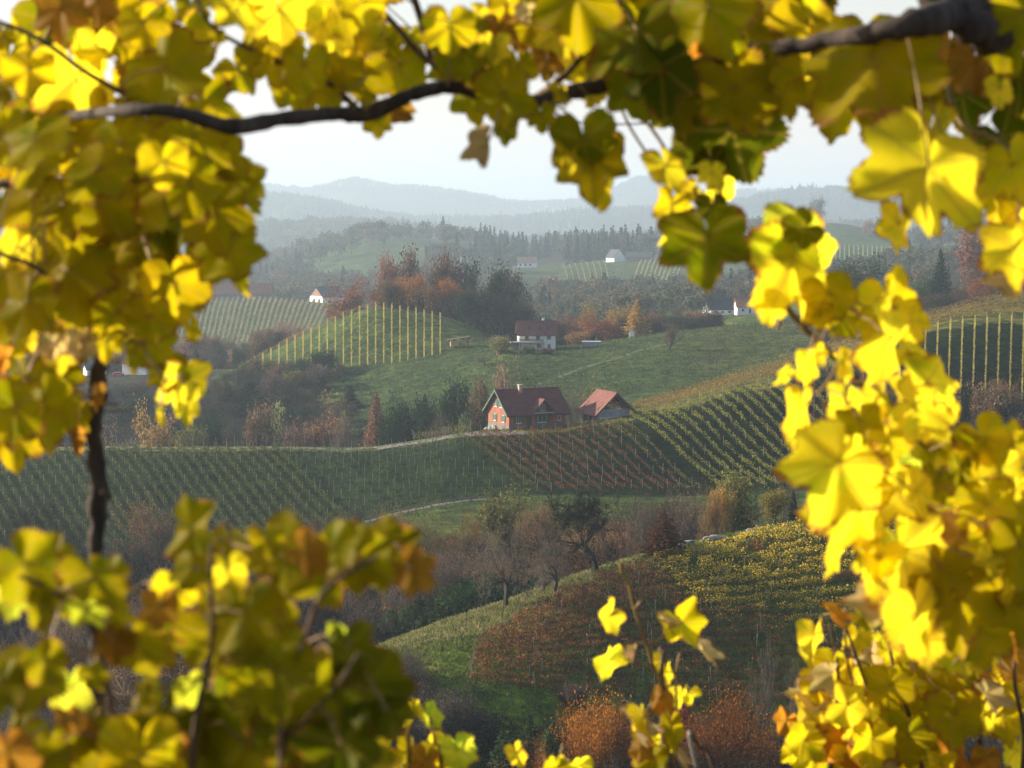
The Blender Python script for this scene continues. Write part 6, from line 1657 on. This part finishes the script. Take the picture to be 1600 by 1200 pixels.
Dv.leaves('''
1297 965 52 5 Rc .5;1272 1000 68 0 Y .75;1270 1030 56 5 Y .7;1302 1042 62 0 Q;1340 1000 50 0 Q;1355 968 66 60 O .6;1362 1030 82 10 P .7;1378 1002 40 20 Y .6;1392 1015 50 0 Q
1290 1092 80 0 P;1300 1060 55 0 P;1278 1075 60 -10 Q;1242 1115 74 -50 Yc;1225 1130 50 -40 R;1332 1105 74 70 Y;1350 1062 48 10 Y;1390 1080 86 0 O;1372 1090 60 0 B;1402 1110 84 5 Yc .6;1350 1130 62 0 O
1290 1155 78 10 Y;1252 1165 70 -30 Q;1322 1170 80 0 Rc;1335 1140 52 20 Y;1305 1185 70 0 Q;1362 1165 80 0 Q;1355 1190 60 0 P;1420 1158 96 0 O;1440 1120 80 0 O;1455 1175 76 0 Q;1490 1125 96 0 O;1500 1172 66 10 Rc;1530 1052 80 5 P;1540 1090 54 0 P;1480 1055 110 0 O
1450 1070 90 0 P;1590 1050 90 0 Y;1542 1120 84 20 Y;1568 1128 72 0 Q;1590 1180 66 0 Y;1515 1120 60 -30 Y;1560 1080 60 60 O;1420 1010 60 0 Q;1430 1045 70 0 O;1400 1140 70 0 O;1385 1180 60 0 O;1470 1200 60 0 Q;1540 1190 50 0 B;1270 1190 70 0 Q;1235 1180 40 -60 Q;1310 1120 50 0 P;1575 1000 60 0 R .7;1560 1020 50 0 P;1365 1110 50 0 Q''', 3.9)
Dv.fill([(1250, 1420, 1040, 1210, 12), (1400, 1620, 1000, 1210, 14)], ['O', 'Q', 'Y', 'B', 'Q'], (55, 80), 4.05, .06)

# small shoot standing at the lower centre
Ev = Vine('centre_shoot', 'slender shoot with a few yellow and dried pale leaves at the lower centre', (X(1040, 3.6), 3.6, zz(.3, 3.6)))
Ev.cane([W(1040, 1500, 3.6), W(1042, 1250, 3.6), W(1040, 1180, 3.6), W(1038, 1110, 3.6), W(1034, 1062, 3.6), W(1036, 1015, 3.6)], [9, 8, 8, 7, 5, 1.5], 'cane', M_cane)
Ev.cane([W(1034, 1065, 3.6), W(1022, 1045, 3.6), W(1012, 1010, 3.58), W(1000, 975, 3.57), W(990, 945, 3.56), W(983, 915, 3.55), W(972, 892, 3.54), W(970, 880, 3.54)], [3.5, 3.2, 3, 3, 3, 2.8, 3, 4], 'shoot', M_shoot)
Ev.cane([W(992, 950, 3.56), W(1000, 942, 3.55), W(1004, 935, 3.55)], [2.4, 2.5, 3], 'shoot', M_stalk)
Ev.cane([W(1052, 1200, 3.6), W(1058, 1120, 3.6), W(1056, 1060, 3.6), W(1062, 1020, 3.6)], [2.4, 2.2, 2, 1.6], 'shoot', M_stalk)
Ev.cane([W(1200, 1500, 3.7), W(1115, 1200, 3.7), W(1092, 1168, 3.7), W(1076, 1142, 3.7)], [4, 3, 3, 5], 'broken_cane', M_cane)
Ev.cane([W(1088, 1200, 3.6), W(1080, 1165, 3.6), W(1078, 1145, 3.6)], [2.4, 2.6, 4], 'broken_cane', M_post)
Ev.cane([W(1012, 1010, 3.58), W(1028, 1000, 3.58), W(1040, 990, 3.58)], [1.8, 1.7, 1.5], 'shoot', M_stalk)
Ev.cane([W(1022, 1048, 3.6), W(1000, 1036, 3.6), W(975, 1030, 3.6)], [1.8, 1.6, 1.4], 'shoot', M_stalk)
Ev.pool = ROUNDISH
Ev.leaves('''
945 965 72 -60 Y .75;952 1038 72 0 Y .75;1068 982 78 30 Q;1100 1022 50 20 P .5;992 1022 34 0 P .5;1030 1035 34 -10 Y .6;1042 1055 44 0 Y .8;1028 1095 46 -20 Bc;1064 1092 42 -5 Y;1080 1090 40 10 Y .8;988 1140 80 -5 P .5;1005 1130 60 0 Yc .6;1026 1165 74 0 Q;1050 1145 62 5 O .6;1058 1185 40 0 P .4;1020 1190 60 0 O;1000 1175 44 0 B;1042 968 34 60 P .4''', 3.6, .04)
Fv = Vine('low_centre_vine', 'low vine tips with pale curled leaves at the bottom edge', (X(660, 3.4), 3.4, zz(-.15, 3.4)))
Fv.cane([W(640, 1500, 3.4), W(640, 1200, 3.4), W(636, 1150, 3.4), W(648, 1110, 3.4), W(634, 1080, 3.4)], [5, 4, 3, 2.4, 2], 'shoot')
Fv.cane([W(700, 1500, 3.4), W(690, 1200, 3.4), W(680, 1160, 3.4), W(672, 1120, 3.4)], [5, 3.5, 2.5, 2], 'shoot')
Fv.cane([W(850, 1500, 3.4), W(855, 1220, 3.4), W(846, 1170, 3.4)], [4, 3, 2.6], 'shoot', M_stalk)
Fv.cane([W(880, 1500, 3.4), W(876, 1220, 3.4), W(880, 1165, 3.4)], [4, 3, 2.6], 'shoot', M_stalk)
Fv.pool = ROUNDISH
Fv.leaves('''
612 1165 88 -10 Yc;640 1090 46 0 P .6;650 1108 36 30 Y .6;672 1122 52 20 L .7;714 1178 66 10 L;645 1178 56 0 Yc .6;680 1172 56 40 Y;665 1195 56 0 B;600 1195 60 0 Q;810 1182 48 20 Y .7;905 1200 44 0 Y;870 1205 50 0 Q;575 1075 40 0 P .5;582 1100 36 10 R;700 1200 50 0 Q;630 1200 60 0 O''', 3.4, .04)

# big blurred leaves low on the left
Gv = Vine('lower_left_grapevine', 'vine very close to the lens with large blurred olive leaves at the lower left', (X(300, 1.75), 1.75, zz(-.3, 1.75)))
Gv.cane([W(200, 1700, 1.75), W(190, 1250, 1.75), W(150, 1000, 1.75), W(90, 930, 1.72), W(30, 900, 1.7)], [8, 6, 5, 4, 3], 'shoot', M_cane)
Gv.cane([W(300, 1700, 1.75), W(300, 1200, 1.75), W(330, 1020, 1.72), W(330, 930, 1.7), W(330, 850, 1.7)], [8, 6, 5, 4, 3], 'shoot', M_cane)
Gv.cane([W(450, 1700, 1.7), W(440, 1150, 1.68), W(480, 990, 1.66), W(510, 920, 1.66), W(590, 870, 1.66)], [8, 6, 5, 4, 3], 'shoot', M_cane)
Gv.cane([W(450, 1150, 1.68), W(520, 1080, 1.65), W(560, 1020, 1.64)], [4, 3, 3], 'shoot', M_cane)
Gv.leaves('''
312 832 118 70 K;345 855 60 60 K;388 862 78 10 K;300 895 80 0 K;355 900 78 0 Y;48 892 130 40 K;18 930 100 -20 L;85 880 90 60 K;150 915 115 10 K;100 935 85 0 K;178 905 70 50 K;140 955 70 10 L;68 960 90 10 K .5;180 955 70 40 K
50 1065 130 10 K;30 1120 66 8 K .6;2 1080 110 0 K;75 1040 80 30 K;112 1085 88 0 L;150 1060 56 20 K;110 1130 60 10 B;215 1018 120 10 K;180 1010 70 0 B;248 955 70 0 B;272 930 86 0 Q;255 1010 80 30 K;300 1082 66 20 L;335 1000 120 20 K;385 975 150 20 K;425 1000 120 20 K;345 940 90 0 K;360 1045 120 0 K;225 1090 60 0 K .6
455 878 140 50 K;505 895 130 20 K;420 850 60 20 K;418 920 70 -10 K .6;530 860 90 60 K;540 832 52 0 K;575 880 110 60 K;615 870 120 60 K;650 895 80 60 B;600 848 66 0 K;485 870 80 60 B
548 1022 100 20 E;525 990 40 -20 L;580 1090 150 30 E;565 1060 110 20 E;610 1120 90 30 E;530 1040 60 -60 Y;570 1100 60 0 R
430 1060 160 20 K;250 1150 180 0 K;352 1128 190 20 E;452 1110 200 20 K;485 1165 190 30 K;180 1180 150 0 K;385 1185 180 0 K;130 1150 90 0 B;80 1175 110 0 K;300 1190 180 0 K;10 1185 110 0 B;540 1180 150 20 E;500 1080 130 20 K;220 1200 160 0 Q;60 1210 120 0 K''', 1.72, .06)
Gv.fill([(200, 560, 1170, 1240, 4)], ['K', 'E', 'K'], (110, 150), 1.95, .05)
